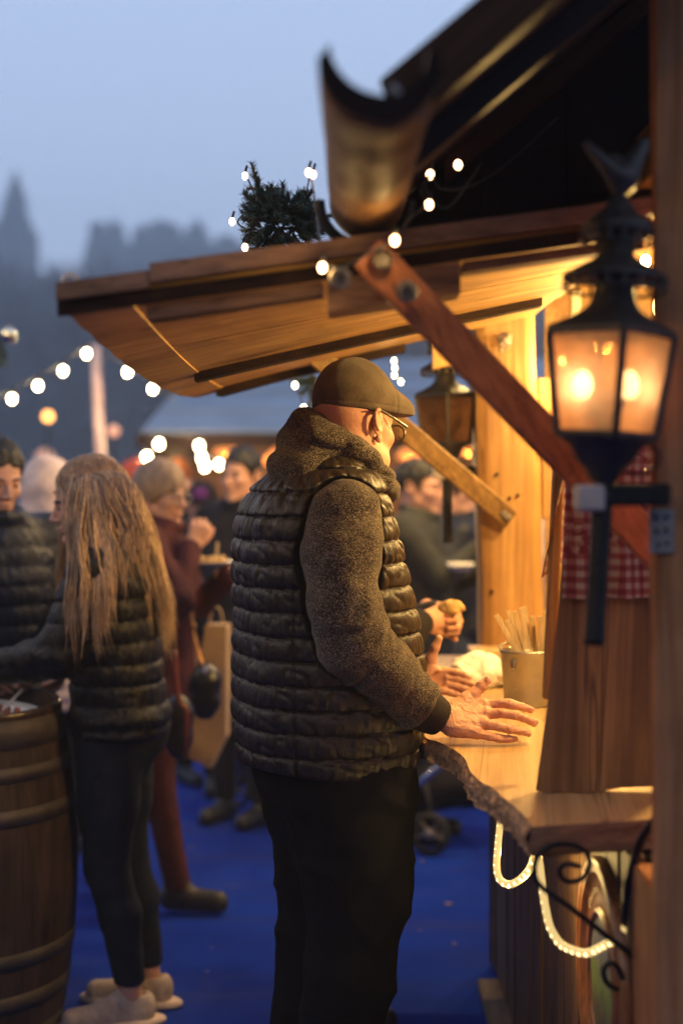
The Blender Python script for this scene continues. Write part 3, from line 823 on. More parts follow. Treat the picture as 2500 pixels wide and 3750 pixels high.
# rope light
rope = thing('rope_light', 'glowing warm white rope light hanging in two loops under the counter', 'rope light', (.35, 2.5, .75))
r2 = [(1235, 1095), (1215, 1128), (1195, 1160), (1120, 1192), (1020, 1238), (930, 1220), (860, 1180), (805, 1090), (778, 980), (758, 850), (745, 740), (735, 680), (728, 618), (722, 560)]
r1 = [(732, 600), (700, 730), (650, 800), (580, 843), (520, 820), (498, 745), (505, 620), (518, 490), (525, 420)]
M_rope, nt, b, out = newmat('rope_light_plastic')
co_ = texco(nt, (1, 1, 1)); v = nt.nodes.new('ShaderNodeTexVoronoi'); v.inputs['Scale'].default_value = 55; nt.links.new(co_, v.inputs['Vector'])
b.inputs['Base Color'].default_value = (.22, .16, .07, 1); b.inputs['Roughness'].default_value = .35
b.inputs['Emission Color'].default_value = (1, .70, .26, 1); b.inputs['Emission Strength'].default_value = .85
pth2 = smooth_path(zp(r2, 2.44, 2.84), 7); pth1 = smooth_path(zp(r1, 2.84, 3.0), 7)
for pth in (pth2, pth1):
    MB().tube(pth, .0074, 10).build('rope_tube', M_rope, rope, True)
for pth in (pth2[::14], pth1[::14]):
    for q_ in [t_ for t_ in pth if t_.y > 2.80]: point(q_ + Vector((.010, .0, -.015)), .6, (1, .66, .22), .012, 'rope_glow', rope)
M_bead = emis('rope_light_bead', (1, .76, .36), 3)
bd = MB()
for pth in (pth2, pth1):
    acc = 0
    for i in range(len(pth) - 1):
        acc += (pth[i + 1] - pth[i]).length
        if acc > .0135:
            acc = 0; bd.ball(pth[i] + Vector((-.0030, -.0030, -.0015)), .0046, 6, 5)
tag(bd.build('rope_light_diodes', M_bead, rope, True), kind='stuff')
cb = [(1243, 1080), (1248, 980), (1255, 860), (1285, 720), (1330, 590), (1380, 510), (1430, 440)]
W2 = MB().tube(smooth_path(zp(cb, 2.45, 2.33), 6), [.0105] * 14 + [.008] * 23, 8)
W2.build('power_cable', M_iron, rope, True)
# round plaque
pq = thing('round_plaque', 'round painted wooden sign with lettering on the stall front below the counter', 'sign', (.47, 2.61, .65))
cq = Vector((.4855, 2.61, .652)); RX = Matrix.Rotation(-math.pi / 2, 3, 'Y')
M_fr = wood('plaque_frame_wood', (.22, .075, .02), (.42, .17, .05), (0, 0, 1), .35, 1, .15, spec=.6)
MB().lathe(cq, [(.125, 0.004), (.150, .006), (.192, .006), (.196, .014), (.203, .018), (.210, .014), (.214, .018), (.222, .020), (.228, .012), (.228, 0)], 64, RX).build('frame', M_fr, pq, True)
MB().lathe(cq, [(.119, .007), (.122, .013), (.129, .015), (.134, .010), (.136, .0065)], 64, RX).build('inner_ring', M_fr, pq, True)
m, nt, b, out = newmat('plaque_painting')
tc = nt.nodes.new('ShaderNodeTexCoord'); sp = nt.nodes.new('ShaderNodeSeparateXYZ'); nt.links.new(tc.outputs['Object'], sp.inputs[0])
nn = noise(nt, texco(nt, (1, 9, 4)), 6, 5)
zz = mth(nt, 'ADD', sp.outputs['Z'], mth(nt, 'MULTIPLY', nn, .12))
c = ramp(nt, mth(nt, 'MULTIPLY', mth(nt, 'SUBTRACT', zz, .52), 3.2), [(.0, (.10, .12, .05)), (.3, (.09, .15, .035)), (.42, (.16, .11, .06)), (.55, (.22, .30, .05)), (.68, (.30, .36, .10)), (.76, (.28, .28, .22)), (1, (.25, .25, .22))])
c = mixc(nt, c, (.05, .03, .02), ramp(nt, noise(nt, texco(nt, (1, 34, 6)), 2.5, 4), [(.58, (0, 0, 0)), (.66, (1, 1, 1))]))
nt.links.new(c, b.inputs['Base Color']); b.inputs['Roughness'].default_value = .35
MB().lathe(cq, [(0, .008), (.122, .008)], 48, RX).build('painting', m, pq)
lt = MB(); word = 'Gustav'
for i, ch in enumerate(word):
    cu = bpy.data.curves.new('letter', 'FONT'); cu.body = ch; cu.size = .027; cu.extrude = .0008; cu.align_x = 'CENTER'
    to = bpy.data.objects.new('letter_tmp', cu); COL.objects.link(to)
    bpy.context.view_layer.update()
    me = bpy.data.meshes.new_from_object(to.evaluated_get(bpy.context.evaluated_depsgraph_get()))
    th = math.radians(50 - i * 7)           # from the top, towards the far side
    R0 = .160
    bv = []
    for vtx in me.vertices:
        X_ = vtx.co.x; Y_ = vtx.co.y + R0
        a_ = th; xx = X_ * math.cos(a_) - Y_ * math.sin(a_); yy = X_ * math.sin(a_) + Y_ * math.cos(a_)
        # wall seen from outside (-x): text right = -y
        bv.append((cq.x - .0078 - vtx.co.z, cq.y - xx, cq.z + yy))
    lt.add(bv, [tuple(p.vertices) for p in me.polygons]); bpy.data.objects.remove(to)
lt.build('lettering', pm('cream_lettering', (.62, .50, .30), .5), pq)
# ================================================================ people: shared shapes
def frame(o, az, pitch=0.0, roll=0.0):
    R = Matrix.Rotation(az, 3, 'Z') @ Matrix.Rotation(pitch, 3, 'Y') @ Matrix.Rotation(roll, 3, 'X')
    return np.array(o, dtype=float), np.array(R)
def place(V, fr):
    return V @ fr[1].T + fr[0]
def head_sdf(X, Y, Z, ears=True, neck=True, fine=False):
    p = (X, Y, Z); A = np.abs(Y); q = (X, A, Z)
    d = ell(p, (-.018, 0, .045), (.098, .076, .090))
    d = smin(d, ell(p, (.030, 0, -.025), (.062, .056, .088)), .03)
    d = smin(d, cap(q, (.0, .046, -.050), (.060, .012, -.098), .020, .019), .02)
    d = smin(d, ell(p, (.078, 0, -.100), (.018, .020, .016)), .016)
    d = smin(d, ell(q, (.058, .040, -.020), (.024, .018, .020)), .022)
    d = smin(d, cap(q, (.083, .008, .022), (.064, .045, .022), .010, .008), .012)
    d = smax(d, -ell(q, (.102, .032, .001), (.022, .018, .012)), .010)
    d = smin(d, ell(q, (.073, .031, .001), (.013, .013, .012)), .003)
    d = smin(d, cap(p, (.088, 0, .012), (.111, 0, -.028), .006, .0105), .012)
    d = smin(d, ell(q, (.099, .012, -.034), (.011, .008, .007)), .006)
    d = smin(d, ell(p, (.090, 0, -.059), (.012, .024, .006)), .005)
    d = smin(d, ell(p, (.087, 0, -.071), (.012, .021, .007)), .004)
    if neck: d = smin(d, cap(p, (-.025, 0, -.03), (-.040, 0, -.19), .058, .064), .03)
    if ears:
        e = None; C = (-.008, .074, .004)
        pts = []
        for i in range(11):
            t = math.radians(-60 + i * 29)
            # helix loop: around f/u plane, flaring outward to the back
            ff = C[0] - .006 + .016 * math.cos(t) - .004; uu = C[2] + .006 + .026 * math.sin(t)
            yy = .080 + (.012 if ff < C[0] - .004 else .002)
            pts.append((ff - .25 * (uu - C[2]), yy, uu))
        e = chain(q, pts, [.0042] * 11, .002)
        pl = ell(q, (-.014, .082, .006), (.016, .0045, .026))
        e = smin(e, pl, .003)
        e = smax(e, -ell(q, (-.004, .090, .002), (.009, .008, .013)), .003)
        e = smin(e, ell(q, (-.006, .080, -.028), (.008, .0055, .010)), .005)
        d = smin(d, e, .004)
    return d
def hand_pts(curl=.35, spread=.06, thumb=(.5, .2)):
    """local hand: x to the fingers, y to the thumb, -z palm side. returns list of (points, radii)"""
    out = []
    base = [(.088, .030, 0), (.093, .010, .003), (.088, -.011, .001), (.079, -.030, -.004)]
    L = [(.043, .026, .021), (.047, .029, .022), (.043, .027, .021), (.034, .020, .018)]
    for i, (b, l) in enumerate(zip(base, L)):
        c = curl[i] if isinstance(curl, (list, tuple)) else curl
        yaw = spread * (1.5 - i); ang = 0; p = Vector(b); pts = [tuple(p)]
        for k in range(3):
            ang += c * (.8, 1.15, .8)[k]
            dv = Vector((math.cos(ang) * math.cos(yaw), math.cos(ang) * math.sin(yaw), -math.sin(ang)))
            p = p + dv * l[k]; pts.append(tuple(p))
        r = (.0095, .0088, .0080, .0068) if i < 3 else (.0085, .0076, .0070, .0060)
        out.append((pts, r))
    t0 = Vector((.022, .026, -.008)); a, bnd = thumb
    p1 = t0 + Vector((math.cos(a), math.sin(a), -.25)) * .040
    p2 = p1 + Vector((math.cos(a - bnd), math.sin(a - bnd), -.35)) * .030
    p3 = p2 + Vector((math.cos(a - 2 * bnd), math.sin(a - 2 * bnd), -.35)) * .024
    out.append(([tuple(t0), tuple(p1), tuple(p2), tuple(p3)], (.015, .0115, .0105, .0085)))
    return out
def hand_sdf(p, fingers, base_pts=None, wrist=(0, 0, 0), back=-.05, k=.012):
    d = None
    for i, (pts, r) in enumerate(fingers[:4]):
        m = cap(p, (wrist[0], wrist[1] + (.012, .004, -.004, -.010)[i], wrist[2]), pts[0], .016, .0125)
        d = m if d is None else smin(d, m, .012)
    d = smin(d, cap(p, (back, 0, 0), (.012, 0, 0), .027, .024), .02)
    for i, (pts, r) in enumerate(fingers[:4]):
        d = smin(d, chain(p, pts, r, .003), .006)
    pts, r = fingers[4]
    d = smin(d, chain(p, pts, r, .006), .014)
    return d
def hand_mesh(o, R, curl=.35, spread=.06, thumb=(.5, .2), mirror=False, h=.004, scale=1.0):
    fg = hand_pts(curl, spread, thumb)
    V, Q = surfnet(lambda X, Y, Z: hand_sdf((X, Y, Z), fg), (-.07, -.06, -.12), (.20, .12, .05), h)
    if mirror: V = V * np.array([1, -1, 1]); Q = Q[:, ::-1]
    return (V * scale) @ np.array(R).T + np.array(o), Q
def hframe(fwd, dorsal):
    x = Vector(fwd).normalized(); z = Vector(dorsal); z = (z - x * z.dot(x)).normalized(); y = z.cross(x)
    return Matrix((x, y, z)).transposed()
def lerp_tab(tab, z):
    zs = [t[0] for t in tab]
    return [np.interp(z, zs, [t[k] for t in tab]) for k in range(1, len(tab[0]))]
def torso_sdf(X, Y, Z, tab, zlo, zhi, n=2.3):
    cf, af, al = lerp_tab(tab, Z)
    q = (np.abs((X - cf) / af) ** n + np.abs(Y / al) ** n) ** (1 / n)
    d = (q - 1) * np.minimum(af, al) * .95
    return smax(smax(d, zlo - Z, .02), Z - zhi, .04)
def puffs(X, Y, Z, per, z0, amp, seed, wr=.003, freq=9):
    Zw = Z + .05 * per * vn(np.arctan2(Y, X) * 2.2, Z * 3, 1.5, seed + 3)
    row = np.floor((Zw - z0) / per); ph = (Zw - z0) / per - row
    h = np.sin(np.pi * ph) ** .38
    th = np.arctan2(Y, X)
    w1 = vn(th * freq + row * 3.7, ph * 1.6 + th * 2, row * 5.3, seed); w2 = vn(th * freq * 2.6 + row * 1.9, ph * 1.2 - th * 3, row * 3.1, seed + 5)
    pl = (1 - np.abs(w1)) ** 4 * -1.5 + .7 * w2
    gr_ = np.exp(-(np.minimum(ph, 1 - ph) / .045) ** 2)
    return amp * (h - .55) - .0035 * gr_ + wr * pl * (.35 + .65 * (1 - h) + .3 * h)
# ---- shared people materials
def skin(name, c, bmp=.28):
    m, nt, b, out = newmat(name); co = texco(nt, (1, 1, 1))
    n1 = noise(nt, co, 18, 5); n2 = noise(nt, co, 160, 4, .6)
    cc = ramp(nt, n1, [(.3, (c[0] * .86, c[1] * .74, c[2] * .70)), (.7, (c[0] * 1.06, c[1] * 1.05, c[2] * 1.05))])
    nt.links.new(cc, b.inputs['Base Color']); b.inputs['Roughness'].default_value = .56
    b.inputs['Specular IOR Level'].default_value = .4
    b.inputs['Subsurface Weight'].default_value = .05; b.inputs['Subsurface Radius'].default_value = (1, .35, .15); b.inputs['Subsurface Scale'].default_value = .008
    bump(nt, b, n2, bmp, .004); return m
M_skin = skin('skin_ruddy', (.56, .31, .20))
M_skin2 = skin('skin_fair', (.58, .33, .24))
def melange(name, dark, light, sc=1.0, thr=.52):
    m, nt, b, out = newmat(name); co = texco(nt, (1, 1, 1))
    co2 = texco(nt, (1, 1, .45))
    n1 = noise(nt, co2, 260 * sc, 3, .7); n2 = noise(nt, co, 30, 3); n3 = noise(nt, co2, 620 * sc, 2, .6)
    f = mth(nt, 'ADD', mth(nt, 'MULTIPLY', n1, .7), mth(nt, 'ADD', mth(nt, 'MULTIPLY', n3, .3), mth(nt, 'MULTIPLY', mth(nt, 'SUBTRACT', n2, .5), .09)))
    nt.links.new(ramp(nt, f, [(thr - .03, dark), (thr + .03, tuple((a + c) / 2.4 for a, c in zip(dark, light))), (thr + .07, light)]), b.inputs['Base Color'])
    b.inputs['Roughness'].default_value = .95; b.inputs['Specular IOR Level'].default_value = .1; b.inputs['Sheen Weight'].default_value = .15
    bump(nt, b, n1, .7, .004); return m
M_mel = melange('melange_knit', (.016, .012, .011), (.38, .31, .23), 2.1, .525)
M_cuff = pm('ribbed_cuff', (.030, .024, .020), .85, 0, .2, .2, 30, .3, 300)
def nylon(name, c, rough=.38, spec=.5, var=.3, bmp=.35):
    m, nt, b, out = newmat(name); co = texco(nt, (1, 1, 1)); co2 = texco(nt, (1, 1, .28))
    n1 = noise(nt, co, 14, 4); n2 = noise(nt, co2, 55, 5, .6, 1.2)
    nt.links.new(ramp(nt, n1, [(.3, tuple(x * (1 - var) for x in c)), (.7, tuple(x * (1 + var) for x in c))]), b.inputs['Base Color'])
    nt.links.new(ramp(nt, n2, [(.3, (rough - .08,) * 3), (.7, (rough + .12,) * 3)]), b.inputs['Roughness'])
    b.inputs['Specular IOR Level'].default_value = spec; bump(nt, b, n2, bmp, .012); return m
M_vest = nylon('brown_nylon', (.021, .014, .0095), .44, .42, bmp=.5)
M_blacktr = pm('black_trouser_cloth', (.0055, .005, .0052), .9, 0, .1, .3, 20, .3, 200)
M_shoe = pm('black_shoe', (.012, .011, .011), .5)
m, nt, b, out = newmat('twill_cap_cloth'); co_ = texco(nt, (1, 1, 1)); co3 = texco(nt, (1, 1, 1), (.5, .3, .8))
wv = nt.nodes.new('ShaderNodeTexWave'); wv.inputs['Scale'].default_value = 260; wv.inputs['Distortion'].default_value = 1.0; nt.links.new(co3, wv.inputs['Vector'])
n1 = noise(nt, co_, 16, 5); n2 = noise(nt, texco(nt, (1, 1, .35)), 300, 3, .75)
c = ramp(nt, n1, [(.3, (.060, .042, .026)), (.7, (.12, .088, .055))])
c = mixc(nt, c, ramp(nt, n2, [(.3, (.5, .5, .5)), (.7, (1.3, 1.3, 1.3))]), .6, 'MULTIPLY')
nt.links.new(c, b.inputs['Base Color']); b.inputs['Roughness'].default_value = .9; b.inputs['Specular IOR Level'].default_value = .15; b.inputs['Sheen Weight'].default_value = .2
bump(nt, b, mth(nt, 'ADD', wv.outputs['Fac'], n2), .4, .002); M_capcloth = m

# ================================================================ the man in the flat cap
MB0 = (-.034, 3.31, 0.0)
man = thing('person', 'man in brown flat cap and puffer vest with speckled sleeves resting hands on the counter', 'person', MB0)
fr0 = frame(MB0, math.radians(22))
VT = [(.90, .0, .188, .212), (.96, .0, .202, .228), (1.05, .002, .212, .238), (1.15, .002, .210, .238), (1.27, -.006, .200, .234), (1.42, -.028, .182, .230), (1.50, -.034, .164, .224), (1.56, -.024, .140, .196), (1.60, -.006, .112, .150), (1.64, .008, .085, .105), (1.70, .02, .07, .08)]
# arm joints in world space, converted to the local frame
def toloc(pw, fr): return tuple(((np.array(pw) - fr[0]) @ fr[1]))
armR = [toloc(P(*q), fr0) for q in ((1266, 1892, 3.10), (1252, 2040, 3.075), (1258, 2220, 3.05), (1296, 2352, 3.05), (1416, 2462, 3.085), (1530, 2572, 3.14), (1572, 2604, 3.155))]
rR = (.080, .084, .076, .075, .066, .059, .048)
def armd(p): return chain(p, armR, rR, .02)
def vest(X, Y, Z):
    p = (X, Y, Z)
    d = torso_sdf(X, Y, Z, VT, .895, 1.62)
    for s in (-1, 1):     # shoulder yokes
        d = smin(d, cap(p, (-.01, s * .08, 1.575), (-.03, s * .175, 1.52), .055, .055), .05)
    d = d - puffs(X - -.01, Y, Z,   .0528, .968, .0088, 4, .0046, 8)
    # vertical seams on the sides
    th = np.arctan2(Y, X)
    for t0 in (-2.25, -.42, 2.25, .42):
        d = d + .006 * np.exp(-((th - t0) / .014) ** 2) * (Z < 1.35)
    d = smin(d, d + 0, .01)
    d = smax(d, .918 + .012 * np.sin(th * 2 + .6) - Z, .012)
    # stand collar
    col = []
    for i in range(7):
        t = math.radians(-75 + i * 25); col.append((.015 + .105 * math.cos(t), .098 * math.sin(t), 1.612 - .030 * math.cos(t)))
    d = smin(d, chain(p, col, [.017] * 7, .006), .012)
    # arm hole
    d = smax(d, -(chain(p, armR[:4], [.086, .094, .086, .085], .02) - .004), .008)
    return d
V, Q = surfnet(vest, (-.28, -.33, .88), (.28, .33, 1.70), .0038)
npmesh('puffer_vest', place(relax(V, Q, 1, .4), fr0), Q, M_vest, man)
def sleeve(X, Y, Z):
    p = (X, Y, Z); d = armd(p)
    # creases: near the elbow and above the cuff
    ex, ey, ez = armR[3]
    de = np.sqrt((X - ex) ** 2 + (Y - ey) ** 2 + (Z - ez) ** 2)
    w_ = np.exp(-(de / .12) ** 2)
    ax = X * .75 - Z * .66
    n_ = vn(ax * 34 + 1.5 * vn(X * 14, Y * 14, Z * 14, 8), Y * 9 + X * 6, Z * 7, 21)
    d = d - w_ * .012 * n_ - .0065 * fbm(X * 13, Y * 13, Z * 22, 31, 2)
    cx, cy_, cz = armR[5]
    dc = np.sqrt((X - cx) ** 2 + (Y - cy_) ** 2 + (Z - cz) ** 2)
    d = d - np.exp(-(dc / .06) ** 2) * .005 * np.sin((X * .8 - Z * .6) * 190 + 3 * vn(X * 30, Y * 30, Z * 30, 2))
    c5 = np.array(armR[5]); ax5 = np.array(armR[6]) - c5; ax5 /= np.linalg.norm(ax5); c5 = c5 + ax5 * .012
    d = smax(d, (X - c5[0]) * ax5[0] + (Y - c5[1]) * ax5[1] + (Z - c5[2]) * ax5[2], .014)
    return d - .0009 * vn(X * 240, Y * 240, Z * 240, 3)
mn = np.min(np.array(armR), 0) - .11; mx = np.max(np.array(armR), 0) + .10
V, Q = surfnet(sleeve, mn, mx, .0036)
parts = [(place(V, fr0), Q)]
# left sleeve, mostly hidden in front of the belly
armL = [toloc(q, fr0) for q in ((-.10, 3.50, 1.50), (-.03, 3.53, 1.36), (.04, 3.55, 1.22), (.10, 3.52, 1.17), tuple(P(1490, 2500, 3.46)))]
V, Q = surfnet(lambda X, Y, Z: chain((X, Y, Z), armL, (.082, .082, .072, .062, .045), .02) - .004 * fbm(X * 16, Y * 16, Z * 20, 5, 2), np.min(np.array(armL), 0) - .1, np.max(np.array(armL), 0) + .1, .007)
parts.append((place(V, fr0), Q))
for nm, (V, Q) in zip(('sleeve', 'sleeve'), parts): npmesh(nm, V, Q, M_mel, man)
# cuff of the near sleeve: ribbed tube
cu = [P(1522, 2580, 3.145), P(1556, 2601, 3.15), P(1585, 2617, 3.158), P(1613, 2633, 3.166)]
mb = MB(); ax_ = (cu[-1] - cu[0]).normalized(); u_ = ax_.cross(Vector((0, 1, 0))).normalized(); w_ = ax_.cross(u_)
vs = []; fs = []; n_ = 120; prof = [(0, .046), (.15, .050), (.35, .049), (.7, .045), (.93, .041), (1.0, .038), (1.0, .033), (.8, .032)]
for t, r in prof:
    c0 = cu[0].lerp(cu[-1], t)
    for k in range(n_):
        a_ = 2 * math.pi * k / n_; rr = r + (.0007 if k % 2 else -.0007)
        vs.append(c0 + u_ * math.cos(a_) * rr + w_ * math.sin(a_) * rr * .92)
for i in range(len(prof) - 1):
    for k in range(n_): fs.append((i * n_ + k, i * n_ + (k + 1) % n_, (i + 1) * n_ + (k + 1) % n_, (i + 1) * n_ + k))
mb.add(vs, fs); mb.build('cuff', M_cuff, man, True)
# hood
frH = frame((-.005, 3.31, -.022), math.radians(32))
def hood(X, Y, Z):
    p = (X, Y, Z)
    ring = []; rr = []
    for i in range(17):
        t = 2 * math.pi * i / 16
        cf_, sf_ = math.cos(t), math.sin(t)
        ring.append((.030 + .108 * cf_ - .012, .100 * sf_, 1.645 - .078 * cf_ - .008 * abs(sf_)))
        rr.append(.031 - .007 * cf_)
    d = chain(p, ring, rr, .01)
    d = smin(d, ell(p, (-.105, .0, 1.630), (.070, .106, .058)), .05)
    d = smin(d, cap(p, (-.095, -.05, 1.690), (-.095, .05, 1.690), .026, .026), .04)
    d = smin(d, cap(p, (-.13, -.06, 1.60), (.05, -.112, 1.585), .036, .026), .03)
    d = smax(d, -cap(p, (.02, 0, 1.50), (.035, 0, 1.9), .070, .085), .012)
    q = .006 * fbm(X * 9, Y * 9, Z * 13, 77, 2)
    gr = (1 - np.abs(vn(X * 9 + 3, Y * 7, Z * 30 + 8 * X, 55))) ** 4
    return d - q + .007 * gr - .0009 * vn(X * 240, Y * 240, Z * 240, 3)
V, Q = surfnet(hood, (-.25, -.19, 1.50), (.20, .19, 1.80), .0036)
npmesh('hood', place(V, frH), Q, M_mel, man)
# trousers
def trous(X, Y, Z):
    p = (X, Y, Z)
    d = torso_sdf(X, Y, Z, [(.66, .05, .10, .15), (.80, .035, .14, .185), (.90, .015, .17, .20), (1.0, 0, .18, .205)], .70, .98)
    d = smin(d, chain(p, [(.02, -.10, .86), (.030, -.105, .66), (.010, -.115, .46), (-.06, -.12, .09)], (.126, .118, .096, .084), .02), .06)
    d = smin(d, chain(p, [(.02, .10, .86), (.040, .105, .66), (.025, .11, .46), (-.03, .12, .09)], (.126, .118, .096, .084), .02), .05)
    n_ = fbm(X * 8, Y * 8, Z * 14, 12, 2)
    fold = (1 - np.abs(vn(X * 7 + Z * 6, Y * 7, Z * 9, 15))) ** 3
    return d - .006 * n_ - .010 * fold
V, Q = surfnet(trous, (-.28, -.28, .04), (.28, .28, 1.02), .008)
npmesh('trousers', place(V, fr0), Q, M_blacktr, man)
def shoe(X, Y, Z, l=.28):
    p = (X, Y, Z)
    d = cap(p, (-.04, 0, .045), (.17, 0, .035), .045, .042)
    d = smin(d, ell(p, (.0, 0, .075), (.06, .04, .05)), .03)
    return smax(d, .002 - Z, .006)
shp = []
for s, ff in ((-1, 0.0), (1, .01)):
    V, Q = surfnet(shoe, (-.12, -.08, -.01), (.25, .08, .15), .008)
    shp.append((place(V + np.array([ff - .05, s * .12, 0]), fr0), Q))
V, Q = shp[0]; npmesh('shoe', V, Q, M_shoe, man); V, Q = shp[1]; npmesh('shoe', V, Q, M_shoe, man)
# body: head, neck, hands, core
hO = P(1302, 1566, 3.30); frh = frame(hO, math.radians(47), math.radians(4))
def mhead(X, Y, Z):
    d = head_sdf(X, Y, Z, True, False)
    p = (X, Y, Z)
    d = smin(d, cap(p, (-.030, 0, .0), (-.040, 0, -.14), .068, .070), .02)
    d = smin(d, ell((X, np.abs(Y), Z), (.02, .04, -.075), (.05, .028, .035)), .02)   # fleshy jaw
    return d
V, Q = surfnet(mhead, (-.14, -.12, -.15), (.14, .12, .15), .0024)
body = [(place(V, frh), Q)]
# near (right) hand from measured joints
HOFF = .058
def pxh(lst): return [tuple(P(x, y, d + (HOFF if d < 3.3 else 0))) for x, y, d in lst]
FG = [
 (pxh([(1772, 2582, 3.140), (1830, 2575, 3.132), (1868, 2578, 3.128), (1912, 2589, 3.130), (1940, 2600, 3.132)]), (.0115, .0100, .0104, .0090, .0078)),
 (pxh([(1778, 2612, 3.120), (1840, 2612, 3.110), (1884, 2619, 3.106), (1924, 2633, 3.110), (1953, 2648, 3.112)]), (.0120, .0100, .0106, .0090, .0078)),
 (pxh([(1770, 2650, 3.098), (1822, 2660, 3.088), (1862, 2669, 3.086), (1905, 2678, 3.090), (1934, 2685, 3.094)]), (.0120, .0098, .0100, .0086, .0074)),
 (pxh([(1742, 2684, 3.085), (1790, 2697, 3.082), (1822, 2703, 3.082), (1860, 2706, 3.085), (1886, 2706, 3.088)]), (.0115, .0090, .0088, .0078, .0066)),
]
TH = (pxh([(1672, 2588, 3.135), (1706, 2560, 3.145), (1735, 2540, 3.150), (1762, 2512, 3.155), (1782, 2492, 3.158)]), (.019, .0145, .0122, .0112, .0092))
WR = [(1590, 2622, 3.112), (1640, 2632, 3.112)]
def rhand(X, Y, Z):
    p = (X, Y, Z); wr = pxh(WR)
    d = cap(p, wr[0], wr[1], .029, .029)
    roots = pxh([(1655, 2612, 3.125), (1652, 2625, 3.115), (1650, 2645, 3.102), (1648, 2662, 3.095)])
    for i, (pts, r) in enumerate(FG):
        d = smin(d, cap(p, roots[i], pts[0], .0185, .0135), .014)
    d = smin(d, ell(p, P(1690, 2672, 3.158), (.034, .022, .016)), .012)
    for pts, r in FG: d = smin(d, chain(p, pts, r, .003), .005)
    d = smin(d, chain(p, TH[0], TH[1], .006), .016)
    # knuckles, tendons, web creases
    for i, (pts, r) in enumerate(FG):
        k = pts[0]; d = smin(d, ell(p, (k[0], k[1] - .006, k[2] + .004), (.010, .008, .009)), .006)
        t = cap(p, (roots[i][0], roots[i][1] - .015, roots[i][2] + .004), (k[0], k[1] - .010, k[2] + .004), .003, .003)
        d = smin(d, t, .005)
        k = pts[2]
        d = d + .0006 * np.sin((X - k[0]) * 900) * np.exp(-(((X - k[0]) / .007) ** 2 + ((Y - k[1]) / .014) ** 2 + ((Z - k[2]) / .012) ** 2))
    cr = np.exp(-((X - (wr[1][0] + .004)) / .012) ** 2)
    d = d + .0005 * np.sin(X * 900 + Z * 200) * cr - .0010 * fbm(X * 60, Y * 60, Z * 90, 9, 3)
    vein = (1 - np.abs(vn(X * 42, Y * 42, Z * 70, 41))) ** 6
    return d - .0013 * vein
V, Q = surfnet(rhand, tuple(np.array(P(1555, 2740, 3.09))), tuple(np.array(P(1985, 2455, 3.275))), .0014)
V[:, 2] = np.maximum(V[:, 2], .9908); body.append((V, Q))
# far (left) hand, palm to the camera
FL_ = [
 (pxh([(1625, 2458, 3.462), (1668, 2462, 3.452), (1698, 2472, 3.445), (1718, 2482, 3.44)]), (.0098, .0092, .0086, .0074)),
 (pxh([(1627, 2482, 3.458), (1676, 2488, 3.448), (1706, 2497, 3.440), (1730, 2506, 3.435)]), (.0100, .0094, .0086, .0074)),
 (pxh([(1625, 2506, 3.452), (1670, 2513, 3.444), (1698, 2521, 3.437), (1720, 2528, 3.433)]), (.0098, .0090, .0084, .0072)),
 (pxh([(1618, 2528, 3.446), (1652, 2538, 3.440), (1674, 2545, 3.436), (1690, 2548, 3.433)]), (.0090, .0082, .0076, .0066)),
]
TL = (pxh([(1572, 2455, 3.46), (1577, 2412, 3.455), (1592, 2372, 3.45), (1606, 2338, 3.447)]), (.018, .0135, .0115, .0090))
def lhand(X, Y, Z):
    p = (X, Y, Z)
    d = cap(p, P(1500, 2490, 3.46), P(1550, 2490, 3.465), .029, .027)
    rt = pxh([(1560, 2466, 3.468), (1558, 2480, 3.470), (1556, 2500, 3.466), (1556, 2516, 3.460)])
    for i, (pts, r) in enumerate(FL_): d = smin(d, cap(p, rt[i], pts[0], .0165, .0115), .010)
    for pts, r in FL_: d = smin(d, chain(p, pts, r, .003), .0045)
    d = smin(d, chain(p, TL[0], TL[1], .006), .014)
    d = smin(d, ell(p, P(1583, 2470, 3.452), (.018, .010, .020)), .01)
    d = smin(d, ell(p, P(1580, 2520, 3.448), (.020, .010, .016)), .01)
    ctr = P(1603, 2492, 3.445)
    d = smax(d, -ell(p, ctr, (.016, .008, .020)), .010)
    return d - .0008 * fbm(X * 60, Y * 60, Z * 60, 19, 2)
V, Q = surfnet(lhand, tuple(np.array(P(1480, 2590, 3.40))), tuple(np.array(P(1760, 2300, 3.52))), .002)
body.append((V, Q))
def core(X, Y, Z):
    p = (X, Y, Z)
    d = torso_sdf(X, Y, Z, [(.9, .01, .12, .14), (1.0, 0, .14, .16), (1.3, -.01, .15, .18), (1.5, -.02, .12, .18), (1.62, 0, .06, .07)], .8, 1.62)
    for s in (-1, 1): d = smin(d, chain(p, [(.02, s * .1, .88), (.015, s * .105, .48), (-.045, s * .12, .09)], (.09, .055, .04), .02), .04)
    d = smin(d, chain(p, [armR[0], armR[3], armR[6]], (.05, .045, .03), .02), .03)
    d = smin(d, chain(p, [armL[0], armL[2], armL[4]], (.05, .045, .03), .02), .03)
    return smin(d, cap(p, (.0, 0, 1.5), (.04, 0, 1.66), .06, .058), .03)
V, Q = surfnet(core, (-.3, -.4, .04), (.45, .4, 1.72), .012)
body.append((place(V, fr0), Q))
V, Q = joinm(body); npmesh('body', V, Q, M_skin, man)
# finger nails of the near hand
M_nail = pm('nail', (.72, .42, .30), .3, 0, .5, .05)
for (x, y, d), sc_ in (((1946, 2598, 3.124), (.007, .0018, .0055)), ((1960, 2644, 3.104), (.0075, .0018, .0058)), ((1783, 2488, 3.148), (.0055, .0018, .0075))):
    MB().ball(P(x, y, d + HOFF - .0025), 1, 10, 8, sc_).build('fingernail', M_nail, man, True)
